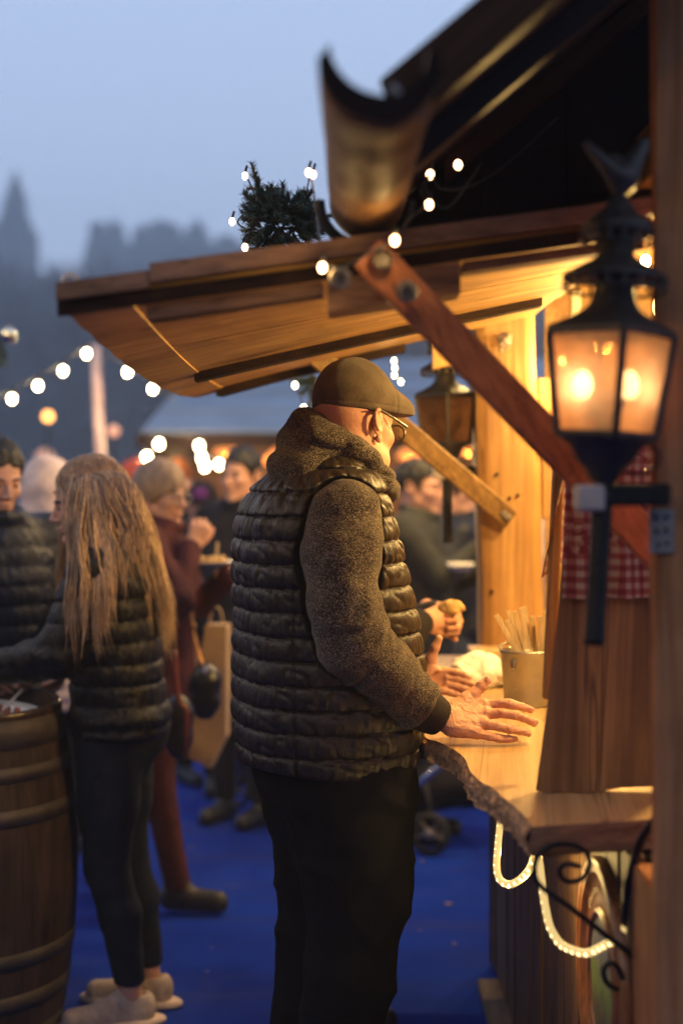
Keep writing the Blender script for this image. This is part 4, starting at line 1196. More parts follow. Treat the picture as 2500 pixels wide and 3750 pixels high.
# cap
def capf(X, Y, Z):
    p = (X, Y, Z)
    d = ell(p, (-.014, 0, .060), (.104, .087, .100))
    d = smin(d, ell(p, (.062, 0, .050), (.108, .074, .046)), .055)
    d = smin(d, cap(p, (.11, -.035, .040), (.11, .035, .040), .020, .020), .05)
    sm = np.exp(-((X - .045 - .15 * (Z - .04)) / .0035) ** 2)
    d = d + .0022 * sm
    d = d + .0018 * np.exp(-((Z - .050) / .0020) ** 2) * (X < .08)
    d = d - .0030 * fbm(X * 14, Y * 14, Z * 14, 61, 2)
    return smax(d, .036 - Z + .04 * np.maximum(X - .05, 0) - .06 * np.maximum(-X, 0) * 0, .004)
V, Q = surfnet(capf, (-.15, -.12, .02), (.20, .12, .19), .003)
npmesh('flat_cap', place(relax(V, Q, 1), frh), Q, M_capcloth, man)
# glasses
M_gl = pm('black_glasses_frame', (.02, .018, .016), .3, 0, .6)
g = MB()
def HL(f, l, u): return Vector(place(np.array([[f, l, u]]), frh)[0])
for s in (-1, 1):
    g.tube([HL(-.050, s * .083, .034), HL(-.02, s * .084, .036), HL(.0, s * .084, .034), HL(.05, s * .082, .020), HL(.092, s * .076, .008)], [.0022, .0026, .0028, .0034, .0034], 8)
    g.tube([HL(.094 - .012 * abs(math.cos(t)) * (1 if s * math.cos(t) > 0 else .1), s * (.040 + .030 * math.cos(t)), -.008 + .021 * math.sin(t)) for t in [2 * math.pi * i / 24 for i in range(25)]], .0026, 6, False)
g.tube([HL(.098, -.011, .004), HL(.100, 0, .008), HL(.098, .011, .004)], .0022, 6)
gl = g.build('glasses', M_gl, man, True)
M_lens, nt, b, out = newmat('lens_glass'); b.inputs['Base Color'].default_value = (.25, .2, .18, 1); b.inputs['Roughness'].default_value = .02; b.inputs['Alpha'].default_value = .45
g = MB()
for s in (-1, 1):
    ring = [HL(.093 - .010 * max(0, s * math.cos(t) * s) , s * (.040 + .028 * math.cos(t)), -.008 + .0195 * math.sin(t)) for t in [2 * math.pi * i / 24 for i in range(24)]]
    o = MB().add(ring, [tuple(range(24))]).build('lens', M_lens, gl)
    
# ================================================================ other people
def ik(S, T, l1, l2, pole):
    S = np.array(S, float); T = np.array(T, float); d = T - S; L = np.linalg.norm(d); L = min(L, (l1 + l2) * .999); dn = d / np.linalg.norm(d)
    a = (l1 * l1 - l2 * l2 + L * L) / (2 * L); h = math.sqrt(max(l1 * l1 - a * a, 0))
    p = np.array(pole, float); p = p - dn * p.dot(dn); p /= np.linalg.norm(p)
    return tuple(S + dn * a + p * h), tuple(S + dn * L)
def mesh_local(f, lo, hi, h, fr, mat, name, root, rl=0):
    V, Q = surfnet(f, lo, hi, h)
    if rl: V = relax(V, Q, rl)
    return npmesh(name, place(V, fr), Q, mat, root)
M_eye = pm('eye_brow_dark', (.03, .02, .015), .4)
def person(label, loc, az, H=1.70, coat=None, trousers=None, shoe_m=None, hair=None, haircol=None, skinm=None, build=1.0,
           hands=((.10, -.22, .80), (.10, .22, .80)), poles=((-.5, -.6, -.4), (-.5, .6, -.4)), hrot=(0, 0), lean=0.0,
           per=0.0, hem=.80, legs=None, hood=None, res=.010, group=None, hatm=None, armw=1.0, glasses=False, curl=.6, hdir=None, feet=True, palm=None):
    s = H / 1.75
    root = thing('person', label, 'person', (loc[0], loc[1], 0), group)
    fr = frame((loc[0], loc[1], 0), az)
    ln = lambda z: lean * max(0, z - .9) * 1.0
    shz = .815 * H; nkz = .86 * H; headz = H - .138 * s
    sw = .175 * s * build
    SH = [(ln(shz) - .01, -sw, shz), (ln(shz) - .01, sw, shz)]
    arms = []
    for i in (0, 1):
        e, t = ik(SH[i], hands[i], .285 * s, .27 * s, poles[i]); arms.append([SH[i], e, t])
    # coat
    b = build
    tb = [(hem * .98, 0.0, .125 * b, .175 * b), (hem + .06, 0, .135 * b, .180 * b), (.58 * H, ln(.58 * H), .125 * b, .165 * b), (.72 * H, ln(.72 * H), .130 * b, .180 * b), (.79 * H, ln(.79 * H) - .01, .115 * b, .180 * b), (.83 * H, ln(.83 * H), .085 * b, .13 * b), (.865 * H, ln(.865 * H) + .01, .065, .07)]
    aw = armw
    def coatf(X, Y, Z):
        p = (X, Y, Z)
        d = torso_sdf(X, Y, Z, tb, hem, .865 * H)
        for a in arms:
            sg = 1 if a[0][1] > 0 else -1
            d = smin(d, cap(p, (a[0][0], a[0][1] * .4, a[0][2] + .03), a[0], .055, .055 * b), .05)
        dd = None
        for a in arms:
            w_ = tuple(np.array(a[1]) + (np.array(a[2]) - np.array(a[1])) * .93)
            c = chain(p, [a[0], a[1], w_], (.066 * b * aw, .056 * aw, .042 * aw), .02)
            if per:
                ab = np.array(w_) - np.array(a[1]); Lf = np.linalg.norm(ab); ab /= Lf
                t = (X - a[1][0]) * ab[0] + (Y - a[1][1]) * ab[1] + (Z - a[1][2]) * ab[2]
                ph = t / per * 1.0; ph = ph - np.floor(ph)
                c = c - (.007 * (np.sin(np.pi * ph) ** .45 - .5)) * (t > -.03) * (t < Lf + .02)
            d = smin(d, c, .03)
        if per: d = d - puffs(X, Y, Z, per, .0, .007, 9, .004) * (Z > hem + .01)
        else: d = d - .008 * fbm(X * 9, Y * 9, Z * 9, int(loc[0] * 50) % 90, 2)
        # collar
        col = [(ln(nkz) + .01 + .075 * math.cos(t), .075 * math.sin(t), nkz + .005 - .02 * math.cos(t)) for t in [i * math.pi / 5 for i in range(11)]]
        return smin(d, chain(p, col, [.020] * 11, .005), .02)
    P_ = np.array([q for a in arms for q in a]); lo = np.minimum(P_.min(0) - .12, [-.22 * b, -.26 * b, hem - .04]); hi = np.maximum(P_.max(0) + .12, [.22 * b + ln(H), .26 * b, .90 * H])
    mesh_local(coatf, lo, hi, res, fr, coat, 'coat', root)
    # legs
    lg = legs or [[(0, -.09, .50 * H), (.01, -.095, .285 * H), (-.01, -.10, .06)], [(0, .09, .50 * H), (.01, .095, .285 * H), (-.01, .10, .06)]]
    def legf(X, Y, Z):
        p = (X, Y, Z); d = ell(p, (0, 0, .52 * H), (.115 * b, .165 * b, .12))
        for l in lg: d = smin(d, chain(p, l, (.088 * b, .062 * b, .046), .02), .03)
        return smax(d - .003 * fbm(X * 12, Y * 12, Z * 16, 4, 2), .085 - Z * 1.0, .01)
    L_ = np.array([q for a in lg for q in a])
    if feet:
        mesh_local(legf, np.minimum(L_.min(0) - .12, [-.2, -.25, .03]), np.maximum(L_.max(0) + .12, [.2, .25, .62 * H]), res * 1.1, fr, trousers, 'trousers', root)
        for l in lg:
            V, Q = surfnet(shoe, (-.12, -.08, -.01), (.25, .08, .15), .009)
            V = V * np.array([.93 * s, .93 * s, 1]); V = V + np.array([l[2][0], l[2][1], l[2][2] - .06])
            npmesh('shoe', place(V, fr), Q, shoe_m or M_shoe, root)
    # body
    frh = frame(place(np.array([[ln(H) + .015, 0, headz]]), fr)[0], az + hrot[0], hrot[1])
    V, Q = surfnet(lambda X, Y, Z: head_sdf(X, Y, Z), (-.14, -.12, -.20), (.14, .12, .16), .005)
    bd = [(place(V * s, frh), Q)]
    for i, a in enumerate(arms):
        fw = hdir[i] if hdir and hdir[i] is not None else np.array(a[2]) - np.array(a[1])
        dors = palm[i] if palm else (0, (-1 if i == 0 else 1), .5)
        fwd_w = place(np.array([fw]), (np.zeros(3), fr[1]))[0]; dw = place(np.array([dors]), (np.zeros(3), fr[1]))[0]
        R = hframe(fwd_w, dw)
        V, Q = hand_mesh((0, 0, 0), Matrix.Identity(3), curl, .05, h=.0048, mirror=(i == 0), scale=s)
        o = place(np.array([a[2]]), fr)[0]
        bd.append((V @ np.array(R).T + o, Q))
    def coref(X, Y, Z):
        p = (X, Y, Z); d = torso_sdf(X, Y, Z, [(hem, 0, .08, .11), (.8 * H, ln(.8 * H), .08, .12), (.86 * H, ln(.86 * H), .05, .05)], .5 * H, .87 * H)
        for a in arms: d = smin(d, chain(p, a, (.035, .03, .026), .02), .03)
        for l in lg: d = smin(d, chain(p, l, (.06, .04, .034), .02), .03)
        return d
    V, Q = surfnet(coref, np.minimum(lo, np.minimum(L_.min(0) - .08, [-.2, -.25, .04])), np.maximum(hi, L_.max(0) + .08), .016)
    bd.append((place(V, fr), Q))
    V, Q = joinm(bd); npmesh('body', V, Q, skinm or M_skin2, root)
    # eyes and brows
    for sg in (-1, 1):
        eb = MB(); eb.ball(Vector(place(np.array([[.083, sg * .031, .002]]) * s, frh)[0]), .0068, 8, 6); eb.build('eye', M_eye, root, True); eb = MB()
        eb.tube([Vector(place(np.array([q]) * s, frh)[0]) for q in ((.092, sg * .014, .022), (.088, sg * .034, .027), (.074, sg * .050, .020))], .0035, 6); eb.build('eyebrow', M_eye, root, True)
    if glasses:
        g = MB()
        for sg in (-1, 1):
            g.tube([Vector(place(np.array([[.104, sg * (.032 + .024 * math.cos(t)), .0 + .019 * math.sin(t)]]) * s, frh)[0]) for t in [2 * math.pi * i / 16 for i in range(17)]], .0022, 6, False)
            g.tube([Vector(place(np.array([q]) * s, frh)[0]) for q in ((.100, sg * .056, .006), (.0, sg * .083, .015))], .002, 6)
        g.build('glasses', M_galv, root, True)
    # hair / hat / hood
    if hair in ('short', 'bob'):
        def hf(X, Y, Z):
            p = (X, Y, Z)
            d = ell(p, (-.022, 0, .052), (.106, .086, .096)) if hair == 'short' else ell(p, (-.025, 0, .035), (.115, .096, .115))
            low = (.01 if hair == 'short' else -.03)
            d = smax(d, -(Z - low - .95 * np.maximum(X - .005, 0) + .012), .010) if hair == 'short' else smax(d, -(Z - low - .8 * np.maximum(X - .02, 0)), .015)
            return d - (.007 if hair == 'short' else .003) * fbm(X * 50, Y * 50, Z * 16, 8, 2)
        V, Q = surfnet(hf, (-.17, -.13, -.12), (.13, .13, .19), .005)
        npmesh('hair', place(V * s, frh), Q, haircol, root)
    if hatm is not None:
        def ht(X, Y, Z):
            p = (X, Y, Z); d = ell(p, (-.018, 0, .060), (.112, .092, .108))
            d = smin(d, smax(ell(p, (-.015, 0, .045), (.118, .097, .080)), np.abs(Z - .04 - .0 * X) - .022, .006), .006)
            return smax(d, .022 - Z, .006) - .002 * np.sin(np.arctan2(Y, X) * 40)
        V, Q = surfnet(ht, (-.16, -.12, 0), (.13, .12, .20), .0055)
        npmesh('knit_hat', place(V * s, frh), Q, hatm, root)
    if hood is not None:
        def hd(X, Y, Z):
            p = (X, Y, Z); d = ell(p, (-.03, 0, .03), (.135, .118, .140))
            d = smin(d, cap(p, (-.05, 0, -.02), (-.06, 0, -.17), .11, .12), .05)
            d = smax(d, -ell(p, (.10, 0, .0), (.08, .075, .10)), .02)
            return d - .010 * fbm(X * 9, Y * 9, Z * 12, 18, 2)
        V, Q = surfnet(hd, (-.24, -.19, -.30), (.16, .19, .22), .008)
        npmesh('hood', place(V * s, frh), Q, hood, root)
    return root, fr, frh, arms
def cloth_m(name, c, rough=.85, bm=.3): return pm(name, c, rough, 0, .2, .3, 20, bm, 180)
M_navy = nylon('navy_nylon', (.006, .009, .020), .48, .3)
M_cream = nylon('cream_nylon', (.66, .50, .43), .6, .3)
M_blackny = nylon('black_nylon', (.0055, .005, .0055), .40, .35, bmp=.7)
M_burg = cloth_m('burgundy_wool', (.055, .012, .016)); M_burgtr = cloth_m('burgundy_corduroy', (.075, .018, .014))
M_dark = cloth_m('dark_coat_cloth', (.014, .012, .015)); M_grey = cloth_m('dark_grey_green_coat', (.030, .032, .030))
M_jeans = cloth_m('dark_blue_jeans', (.010, .013, .022)); M_bluej = cloth_m('mid_blue_jeans', (.06, .08, .12))
M_hblack = pm('black_hair', (.010, .008, .007), .5, 0, .4, .4, 40, .5, 120, scale=(1, 1, .3)); M_hgrey = pm('blonde_grey_hair', (.26, .17, .10), .5, 0, .4, .35, 50, .6, 120, scale=(1, 1, .3))
M_hbrown = pm('brown_hair', (.045, .026, .015), .5, 0, .4, .4, 40, .5, 120, scale=(1, 1, .3))
M_sneak = pm('dusty_sneaker', (.42, .33, .28), .8, 0, .2, .3, 25, .3, 90)
M_purple = cloth_m('purple_wool', (.14, .03, .18)); M_red = cloth_m('red_cloth', (.35, .06, .04)); M_boot = pm('brown_black_boot', (.035, .028, .022), .45, 0, .4, .3)
R = math.radians

# ---- young man at the left edge
person('young man with short black hair in navy puffer jacket looking down at the left edge', (-1.125, 4.62), R(-52), 1.715, M_navy, M_jeans, None, 'short', M_hblack,
       M_skin2, 1.12, hands=((.28, -.15, 1.04), (.30, .10, 1.04)), hrot=(R(0), R(14)), per=.062, hem=.86, res=.009)
lg = MB().box(P(77, 2140, 4.47), (.008, .003, .016), Matrix.Rotation(R(-30), 3, 'Z'), .001)
# ---- person in cream hooded puffer
person('person in cream hooded puffer coat seen from behind, left of the blonde woman', (-1.235, 6.0), R(85), 1.66, M_cream, M_dark, None, None, None,
       M_skin2, 1.12, hands=((.25, -.12, 1.1), (.25, .12, 1.1)), per=.055, hem=.62, hood=M_cream, res=.011)
# ---- older woman eating
legsC = [[(0, -.08, .82), (.02, -.085, .46), (.10, -.09, .07)], [(0, .09, .82), (-.03, .09, .47), (-.24, .09, .08)]]
rC, fC, hC, aC = person('older woman with short blonde hair and glasses in burgundy coat eating from a plate', (-.68, 5.3), R(-8), 1.655, M_burg, M_burgtr, M_boot, 'bob', M_hgrey,
       M_skin, 1.0, hands=((.145, -.085, 1.335), (.27, .02, 1.235)), poles=((.2, -.9, -1), (-.3, .5, -1)), hrot=(R(-26), R(6)), hem=.70, legs=legsC, glasses=True, curl=1.1,
       hdir=((.35, .25, .8), (1, -.3, .2)), palm=((.5, -1, -.2), (0, .3, -1)), res=.010)
# ---- person in beanie
person('woman in dark knitted hat with purple front standing behind the older woman', (-.735, 7.5), R(-55), 1.56, M_dark, M_dark, None, None, None, M_skin, 1.05, hatm=M_dark, res=.013, per=0)
MB().box(P(735, 1808, 7.36), (.07, .03, .06), None, .01).build('hat_badge', M_purple, [o for o in bpy.data.objects if o.get('label', '').startswith('woman in dark knitted')][0])
person('dark haired man in black coat standing behind the knitted-hat woman', (-.46, 6.6), R(-120), 1.735, M_dark, M_dark, None, 'short', M_hblack, M_skin, 1.1, res=.012)
# ---- man to the right in grey coat
rF, fF, hF, aF = person('man with dark hair in grey green coat eating beyond the counter', (.335, 6.3), R(-22), 1.675, M_grey, M_jeans, None, 'short', M_hblack, M_skin2, 1.16,
       hands=((.30, -.02, 1.30), (.30, .02, 1.17)), poles=((-.1, -.8, -1), (-.1, .6, -1)), hem=.78, res=.010, curl=.9)
# ---- person eating at the counter behind the man
rG, fG, hG, aG = person('shorter person in dark jacket eating at the counter, hidden behind the man in the cap', (-.03, 4.12), R(14), 1.60, M_dark, M_bluej, None, 'short', M_hbrown, M_skin, 1.0,
       hands=(fg_a := (.255, -.055, 1.17), (.335, .035, 1.19)), poles=((-.2, -.8, -1), (-.2, .8, -1)), hem=.82, res=.009, curl=1.15, hdir=((.9, .15, .15), (.5, -.9, -.2)), palm=((0.1, -1, .3), (.8, .5, .3)))
# ---- further crowd
person('person in red hat far behind the older woman', (-1.31, 9.0), R(-100), 1.70, M_dark, M_dark, None, None, None, M_skin, 1.05, hatm=M_red, res=.016)
person('person in orange brown hat beyond the knitted-hat woman', (-1.04, 9.2), R(-60), 1.71, M_dark, M_dark, None, None, None, M_skin, 1.05, hatm=cloth_m('orange_wool', (.30, .09, .02)), res=.016)
person('person in dark blue coat between the far lantern and the pillar', (.60, 7.0), R(170), 1.63, M_navy, M_bluej, None, 'short', M_hbrown, M_skin2, 1.1, res=.014, hands=((.25, -.1, 1.2), (.25, .1, 1.2)))
person('person in pale top seen in the gap right of the pillar', (1.02, 7.2), R(-90), 1.66, M_cream, M_dark, None, 'short', M_hbrown, M_skin2, 1.0, res=.015)
person('dark coated person behind the older woman with bag', (-.55, 7.2), R(-90), 1.50, M_dark, M_dark, None, 'bob', M_hbrown, M_skin2, 1.0, res=.015)

# ---- blonde woman
wx, wy, azw = -.650, 4.2, R(181)
legsW = [[(.01, -.075, .84), (.0, -.075, .47), (-.075, -.08, .095)], [(.02, .08, .84), (.03, .08, .46), (-.04, .085, .095)]]
lbl = 'woman with long blonde hair in black puffer jacket and dark jeans reaching over the barrel'
rW, fW, hW, aW = person(lbl, (wx, wy), azw, 1.64, M_blackny, M_jeans, M_sneak, None, None, M_skin2, 1.10,
       hands=((.30, -.14, 1.02), (.385, .17, 1.035)), poles=((-.4, -.5, -.8), (-.3, .35, -1)), lean=.12, hrot=(R(13), R(12)), per=.062, hem=.83, legs=legsW, res=.0075, armw=1.1, feet=False)
def legw(X, Y, Z):
    p = (X, Y, Z); d = ell(p, (-.01, 0, .86), (.135, .165, .14))
    for l in legsW: d = smin(d, chain(p, [l[0], tuple((np.array(l[0]) + np.array(l[1])) / 2), l[1], tuple(np.array(l[1]) * .62 + np.array(l[2]) * .38 + np.array([-.012, 0, 0])), l[2]], (.105, .088, .064, .060, .042), .02), .03)
    return smax(d - .003 * fbm(X * 14, Y * 14, Z * 20, 4, 2), .125 - Z, .008)
mesh_local(legw, (-.25, -.25, .08), (.25, .25, 1.02), .007, fW, M_jeans, 'jeans', rW)
M_sole = pm('pale_rubber_sole', (.60, .46, .38), .7, 0, .3, .15, 12)
def sneaker(X, Y, Z):
    p = (X, Y, Z)
    d = cap(p, (-.045, 0, .042), (.06, 0, .040), .040, .042); d = smin(d, cap(p, (.06, 0, .038), (.165, 0, .032), .042, .036), .02)
    d = smin(d, cap(p, (-.05, 0, .07), (.01, 0, .08), .034, .034), .02); d = smin(d, cap(p, (.02, 0, .085), (.07, 0, .06), .026, .024), .02)
    d = smax(d, -ell(p, (-.022, 0, .118), (.040, .026, .04)), .008)
    d = smin(d, smax(ell(p, (.05, 0, .012), (.165, .052, .03)), Z - .022, .004), .003)
    d = d + .0015 * np.sin(X * 420) * (X > .02) * (X < .08) * (Z > .06)
    return smax(d, .001 - Z, .003)
for l, da in zip(legsW, (R(-12), R(14))):
    V, Q = surfnet(sneaker, (-.11, -.07, -.006), (.23, .07, .14), .0055)
    f2 = frame(place(np.array([[l[2][0] + .01, l[2][1], 0]]), fW)[0], azw + da); sk = npmesh('sneaker', place(V * .95, f2), Q, M_sneak, rW)
    V, Q = surfnet(lambda X, Y, Z: smax(smax(ell((X, Y, Z), (.052, 0, .012), (.172, .056, .034)), Z - .026, .004), .001 - Z, .002), (-.14, -.07, -.006), (.24, .07, .05), .005)
    npmesh('sole', place(V * .95, f2), Q, M_sole, sk)
    lc = MB()
    for q_ in range(5):
        xx = .025 + .017 * q_; zz = .104 - .0085 * q_
        lc.tube([Vector(place(np.array([[xx, .022, zz - .012]]), f2)[0]), Vector(place(np.array([[xx + .004, 0, zz]]), f2)[0]), Vector(place(np.array([[xx, -.022, zz - .012]]), f2)[0])], .0035, 5)
    lc.build('laces', M_sole, sk, True)
# hair: strand tubes over a mass
m, nt, b, out = newmat('long_blonde_hair'); co_ = texco(nt, (1, 1, .12)); n1 = noise(nt, co_, 150, 4, .6); n2 = noise(nt, texco(nt, (1, 1, .5)), 9, 3)
tcx = nt.nodes.new('ShaderNodeTexCoord'); spx = nt.nodes.new('ShaderNodeSeparateXYZ'); nt.links.new(tcx.outputs['Object'], spx.inputs[0])
f_ = mth(nt, 'ADD', mth(nt, 'MULTIPLY', n1, .6), mth(nt, 'MULTIPLY', n2, .4)); f_ = mth(nt, 'SUBTRACT', f_, mth(nt, 'MULTIPLY', mth(nt, 'MAXIMUM', mth(nt, 'SUBTRACT', spx.outputs['Z'], 1.38), 0.0), .42))
c = ramp(nt, f_, [(.32, (.17, .095, .05)), (.48, (.40, .25, .14)), (.64, (.70, .49, .31))])
nt.links.new(c, b.inputs['Base Color']); b.inputs['Roughness'].default_value = .42; b.inputs['Specular IOR Level'].default_value = .5
M_blonde = m
hr = random.Random(5); hWu = (hW[0], frame((0, 0, 0), azw + R(13))[1]); Rp = frame((0, 0, 0), 0, R(12))[1]
HV = []; HQ = []
def addstrand(pts, r):
    mb = MB(); n = len(pts); rs = [r * (1.0 if i < n * .75 else max(.12, (n - 1 - i) / (n * .25))) for i in range(n)]
    mb.tube(pts, rs, 4, False); return mb
smb = MB(); locks = {}
for kind in (0, 1, 2):
    for side in (-1, 1):
        for q_ in range(15):
            if kind == 0: t3 = (hr.uniform(-.07, .065), side * hr.uniform(.255, .30), hr.uniform(.34, .46))
            elif kind == 1: t3 = (hr.uniform(-.25, -.17), hr.uniform(-.08, .15), hr.uniform(.37, .50))
            else: t3 = (hr.uniform(-.17, -.05), hr.uniform(.25, .29), hr.uniform(.20, .33))
            locks[(kind, side, q_)] = t3 + (hr.uniform(0, 6), hr.uniform(8, 13), hr.uniform(.004, .011))
for i in range(2100):
    # root on the scalp (head-local), parting on top
    a_ = hr.uniform(-math.pi, math.pi); el = hr.uniform(.05, 1.45)
    x = -.022 + .102 * math.cos(el) * math.cos(a_); y = .082 * math.cos(el) * math.sin(a_); z = .045 + .096 * math.sin(el)
    if (x > .045 and z < .095) or (x > .018 and z < .05): continue
    side = 1 if y > 0 else -1
    front = (a_ > -1.9 and a_ < 1.9 and hr.random() < .60) if side > 0 else (hr.random() < .30)
    kind = (0 if front else 1) if not (side > 0 and hr.random() < .13) else 2
    lk = locks[(kind, side, int(hr.random() * 15))]
    tx = lk[0] + hr.gauss(0, .007); ty = lk[1] + hr.gauss(0, .007); L = lk[2] * hr.uniform(.93, 1.05)
    pts = []; ph = lk[3] + hr.gauss(0, .35); fq = lk[4]; am = lk[5] * hr.uniform(.7, 1.2)
    p0 = Rp @ np.array([x, y, z]); out_ = np.array([x + .022, y, (z - .045)]); out_ /= np.linalg.norm(out_); out_ = Rp @ out_
    nseg = 16
    for k in range(nseg + 1):
        t = k / nseg
        if t < .2:
            u = t / .2
            q = p0 + out_ * .014 * math.sin(u * 1.5) + np.array([(-.02 if not front else -.012) * u, side * .018 * u, -.06 * u * u])
            q1 = q
        else:
            u = (t - .2) / .8; e = u ** (.55 if kind == 1 else .34)
            q = np.array([q1[0] + (tx - q1[0]) * e, q1[1] + (ty - q1[1]) * e, q1[2] - (L) * u])
            # stay outside the head
            rr = ((q[0] + .02) / .108) ** 2 + (q[1] / .090) ** 2 + ((q[2] - .03) / .13) ** 2
            if rr < 1.12:
                kx = math.sqrt(1.12 / rr); q[0] = (q[0] + .02) * kx - .02; q[1] *= kx
        wv_ = am * min(1, t * 2.5)
        q = q + np.array([wv_ * math.sin(fq * t + ph), wv_ * math.cos(fq * .8 * t + ph), 0])
        pts.append(Vector(place(q[None], hWu)[0]))
    s_ = addstrand(pts, hr.uniform(.0010, .0026)); smb.add(s_.v, s_.f)
def hmass(X, Y, Z):
    p = (X, Y, Z); d = ell(p, (-.030, 0, .045), (.103, .086, .098)); d = smax(d, (X - .05) - .5 * (Z - .05), .02)
    return d - .004 * fbm(X * 40, Y * 40, Z * 14, 8, 2)
V, Q = surfnet(hmass, (-.17, -.13, -.1), (.12, .13, .18), .005)
npmesh('hair', place(V, hW), Q, M_blonde, rW); smb.build('long_hair', M_blonde, rW, True)

# ---- things people hold or stand by
pl = thing('plate', 'round white plate of food held by the older woman', 'plate', tuple(P(765, 2068, 5.25)))
o_ = P(765, 2068, 5.22)
MB().lathe(o_, [(0, 0), (.06, 0), (.095, .012), (.097, .014), (.06, .004), (0, .004)], 32).build('dish', M_paper, pl, True)
f2 = MB(); rr_ = random.Random(3)
for i in range(30): f2.ball(o_ + Vector((rr_.uniform(-.06, .06), rr_.uniform(-.05, .05), .012 + rr_.uniform(0, .012))), rr_.uniform(.007, .014), 6, 5)
f2.build('food', pm('yellow_food', (.5, .32, .12), .6, 0, .4, .4, 60), pl, True)
MB().beam(o_ + Vector((.03, -.03, .01)), o_ + Vector((.035, -.035, .085)), .014, .003).build('wooden_fork', M_stick, pl)
# handbag, shopping bag
hb = thing('handbag', 'small black handbag on a gold chain strap hanging behind the older woman', 'handbag', tuple(P(750, 2500, 5.35)))
def bagf(X, Y, Z): return ell((X, Y, Z), (0, 0, 0), (.060, .045, .10)) - .006 * fbm(X * 20, Y * 20, Z * 20, 3, 2)
V, Q = surfnet(bagf, (-.09, -.07, -.13), (.09, .07, .13), .006); npmesh('bag', V + np.array(P(752, 2530, 5.12)), Q, pm('black_leather', (.012, .011, .011), .3, 0, .6), hb)
MB().tube(smooth_path([P(690, 2120, 5.22), P(706, 2290, 5.14), P(725, 2380, 5.11), P(745, 2440, 5.10)], 5), .006, 6).ball(P(708, 2290, 5.12), .012).build('chain_strap', pm('gold_metal', (.7, .36, .12), .3, .9), hb, True)
MB().box(P(757, 2452, 5.07), (.02, .01, .03), Matrix.Rotation(.6, 3, 'Y'), .003).build('clasp', pm('bright_clasp', (.8, .8, .85), .2, .6), hb)
sb = thing('shopping_bag', 'tall cream paper bag hanging beside the older woman', 'bag', tuple(P(770, 2650, 5.6)))
MB().poly_extrude([P(752, 2290, 5.45), P(830, 2290, 5.45), P(826, 2700, 5.45), P(770, 2815, 5.45), P(690, 2775, 5.45)], (.01, .09, 0)).build('paper_bag', pm('cream_paper', (.42, .29, .18), .85, 0, .2, .15, 8, .3, 25), sb)
MB().tube(smooth_path([P(765, 2290, 5.48), P(780, 2230, 5.48), P(805, 2230, 5.48), P(818, 2290, 5.48)], 5), .004, 6).build('bag_handle', M_stick, sb, True)
rb = thing('shoulder_bag', 'dark bag with reddish leather strap behind the blonde woman at hip height', 'bag', tuple(P(670, 2620, 4.9)))
V, Q = surfnet(bagf, (-.09, -.07, -.13), (.09, .07, .13), .007); npmesh('bag', V * np.array([.9, 1, 1.1]) + np.array(P(655, 2660, 4.9)), Q, pm('dark_leather', (.02, .014, .012), .4), rb)
MB().tube(smooth_path([P(640, 2380, 4.8), P(655, 2560, 4.78), P(682, 2600, 4.78), P(684, 2700, 4.78), P(678, 2780, 4.78)], 5), .008, 6).build('leather_strap', pm('red_leather', (.25, .05, .02), .4), rb, True)
# tray and cup of the grey man
tr2 = thing('food_tray', 'white paper tray held by the man in the grey green coat', 'tray', tuple(P(1690, 2085, 5.95)))
MB().lathe(P(1686, 2090, 5.95), [(0, 0), (.035, 0), (.058, .03), (.060, .031), (.036, .004), (0, .004)], 24).build('tray_dish', M_paper, tr2, True)
# sandwich held at the counter
def sw(X, Y, Z): return ell((X, Y, Z), (0, 0, 0), (.034, .022, .022)) + .006 * fbm(X * 50, Y * 50, Z * 50, 2, 3)
V, Q = surfnet(sw, (-.07, -.05, -.045), (.07, .05, .045), .004)
bnp = np.array(P(1652, 2222, 3.93))
tag(npmesh('sandwich', V + bnp, Q, pm('bread_crust', (.50, .32, .12), .7, 0, .3, .3, 40), None), 'small filled bread roll held in two hands above the counter', 'sandwich')
# ---- barrel
bc = Vector((-1.10, 4.10, 0))
bar = thing('barrel_table', 'old wooden barrel with metal hoops used as a standing table', 'barrel', tuple(bc))
prof = []
for i in range(25):
    z = .93 * i / 24; r = .285 + .050 * math.sin(math.pi * (z / .93)) ** .85
    prof.append((r, z))
ns = 22; nn_ = ns * 6; vs = []; fs = []
for (r, z) in prof:
    for k in range(nn_):
        a_ = 2 * math.pi * k / nn_; g_ = -.0035 if k % 6 == 0 else 0
        rr = r + g_ + .0015 * mnoise.noise(Vector((k // 6 * 3.3, z * 3, 0)))
        vs.append((bc.x + rr * math.cos(a_), bc.y + rr * math.sin(a_), z))
for i in range(24):
    for k in range(nn_): fs.append((i * nn_ + k, i * nn_ + (k + 1) % nn_, (i + 1) * nn_ + (k + 1) % nn_, (i + 1) * nn_ + k))
MB().add(vs, fs).build('staves', wood('barrel_oak', (.030, .018, .010), (.105, .064, .034), (0, 0, 1), .6, .9, .5, dirt=.6), bar, True)
def br_(z): return .285 + .050 * math.sin(math.pi * (z / .93)) ** .85
M_hoop = pm('worn_hoop_iron', (.075, .06, .045), .6, .25, .5, .4, 10, .3, 60)
for z, h in ((.885, .085), (.775, .04), (.66, .045), (.27, .045), (.15, .05), (.035, .06)):
    z0 = max(z - h / 2, .005); z1 = min(z + h / 2, .93)
    MB().lathe(bc, [(br_(z0) + .0005, z0), (br_(z0) + .0022, z0), (br_(z1) + .0022, z1), (br_(z1) + .0005, z1)], 64).build('hoop', M_hoop, bar, True)
MB().lathe(bc, [(0, .905), (.262, .905), (.262, .938), (.288, .942), (.291, .93), (.288, .90)], 64).build('top_board', pm('wet_dark_barrel_top', (.05, .03, .018), .25, 0, .6, .4, 8, .3, 30), bar, True)
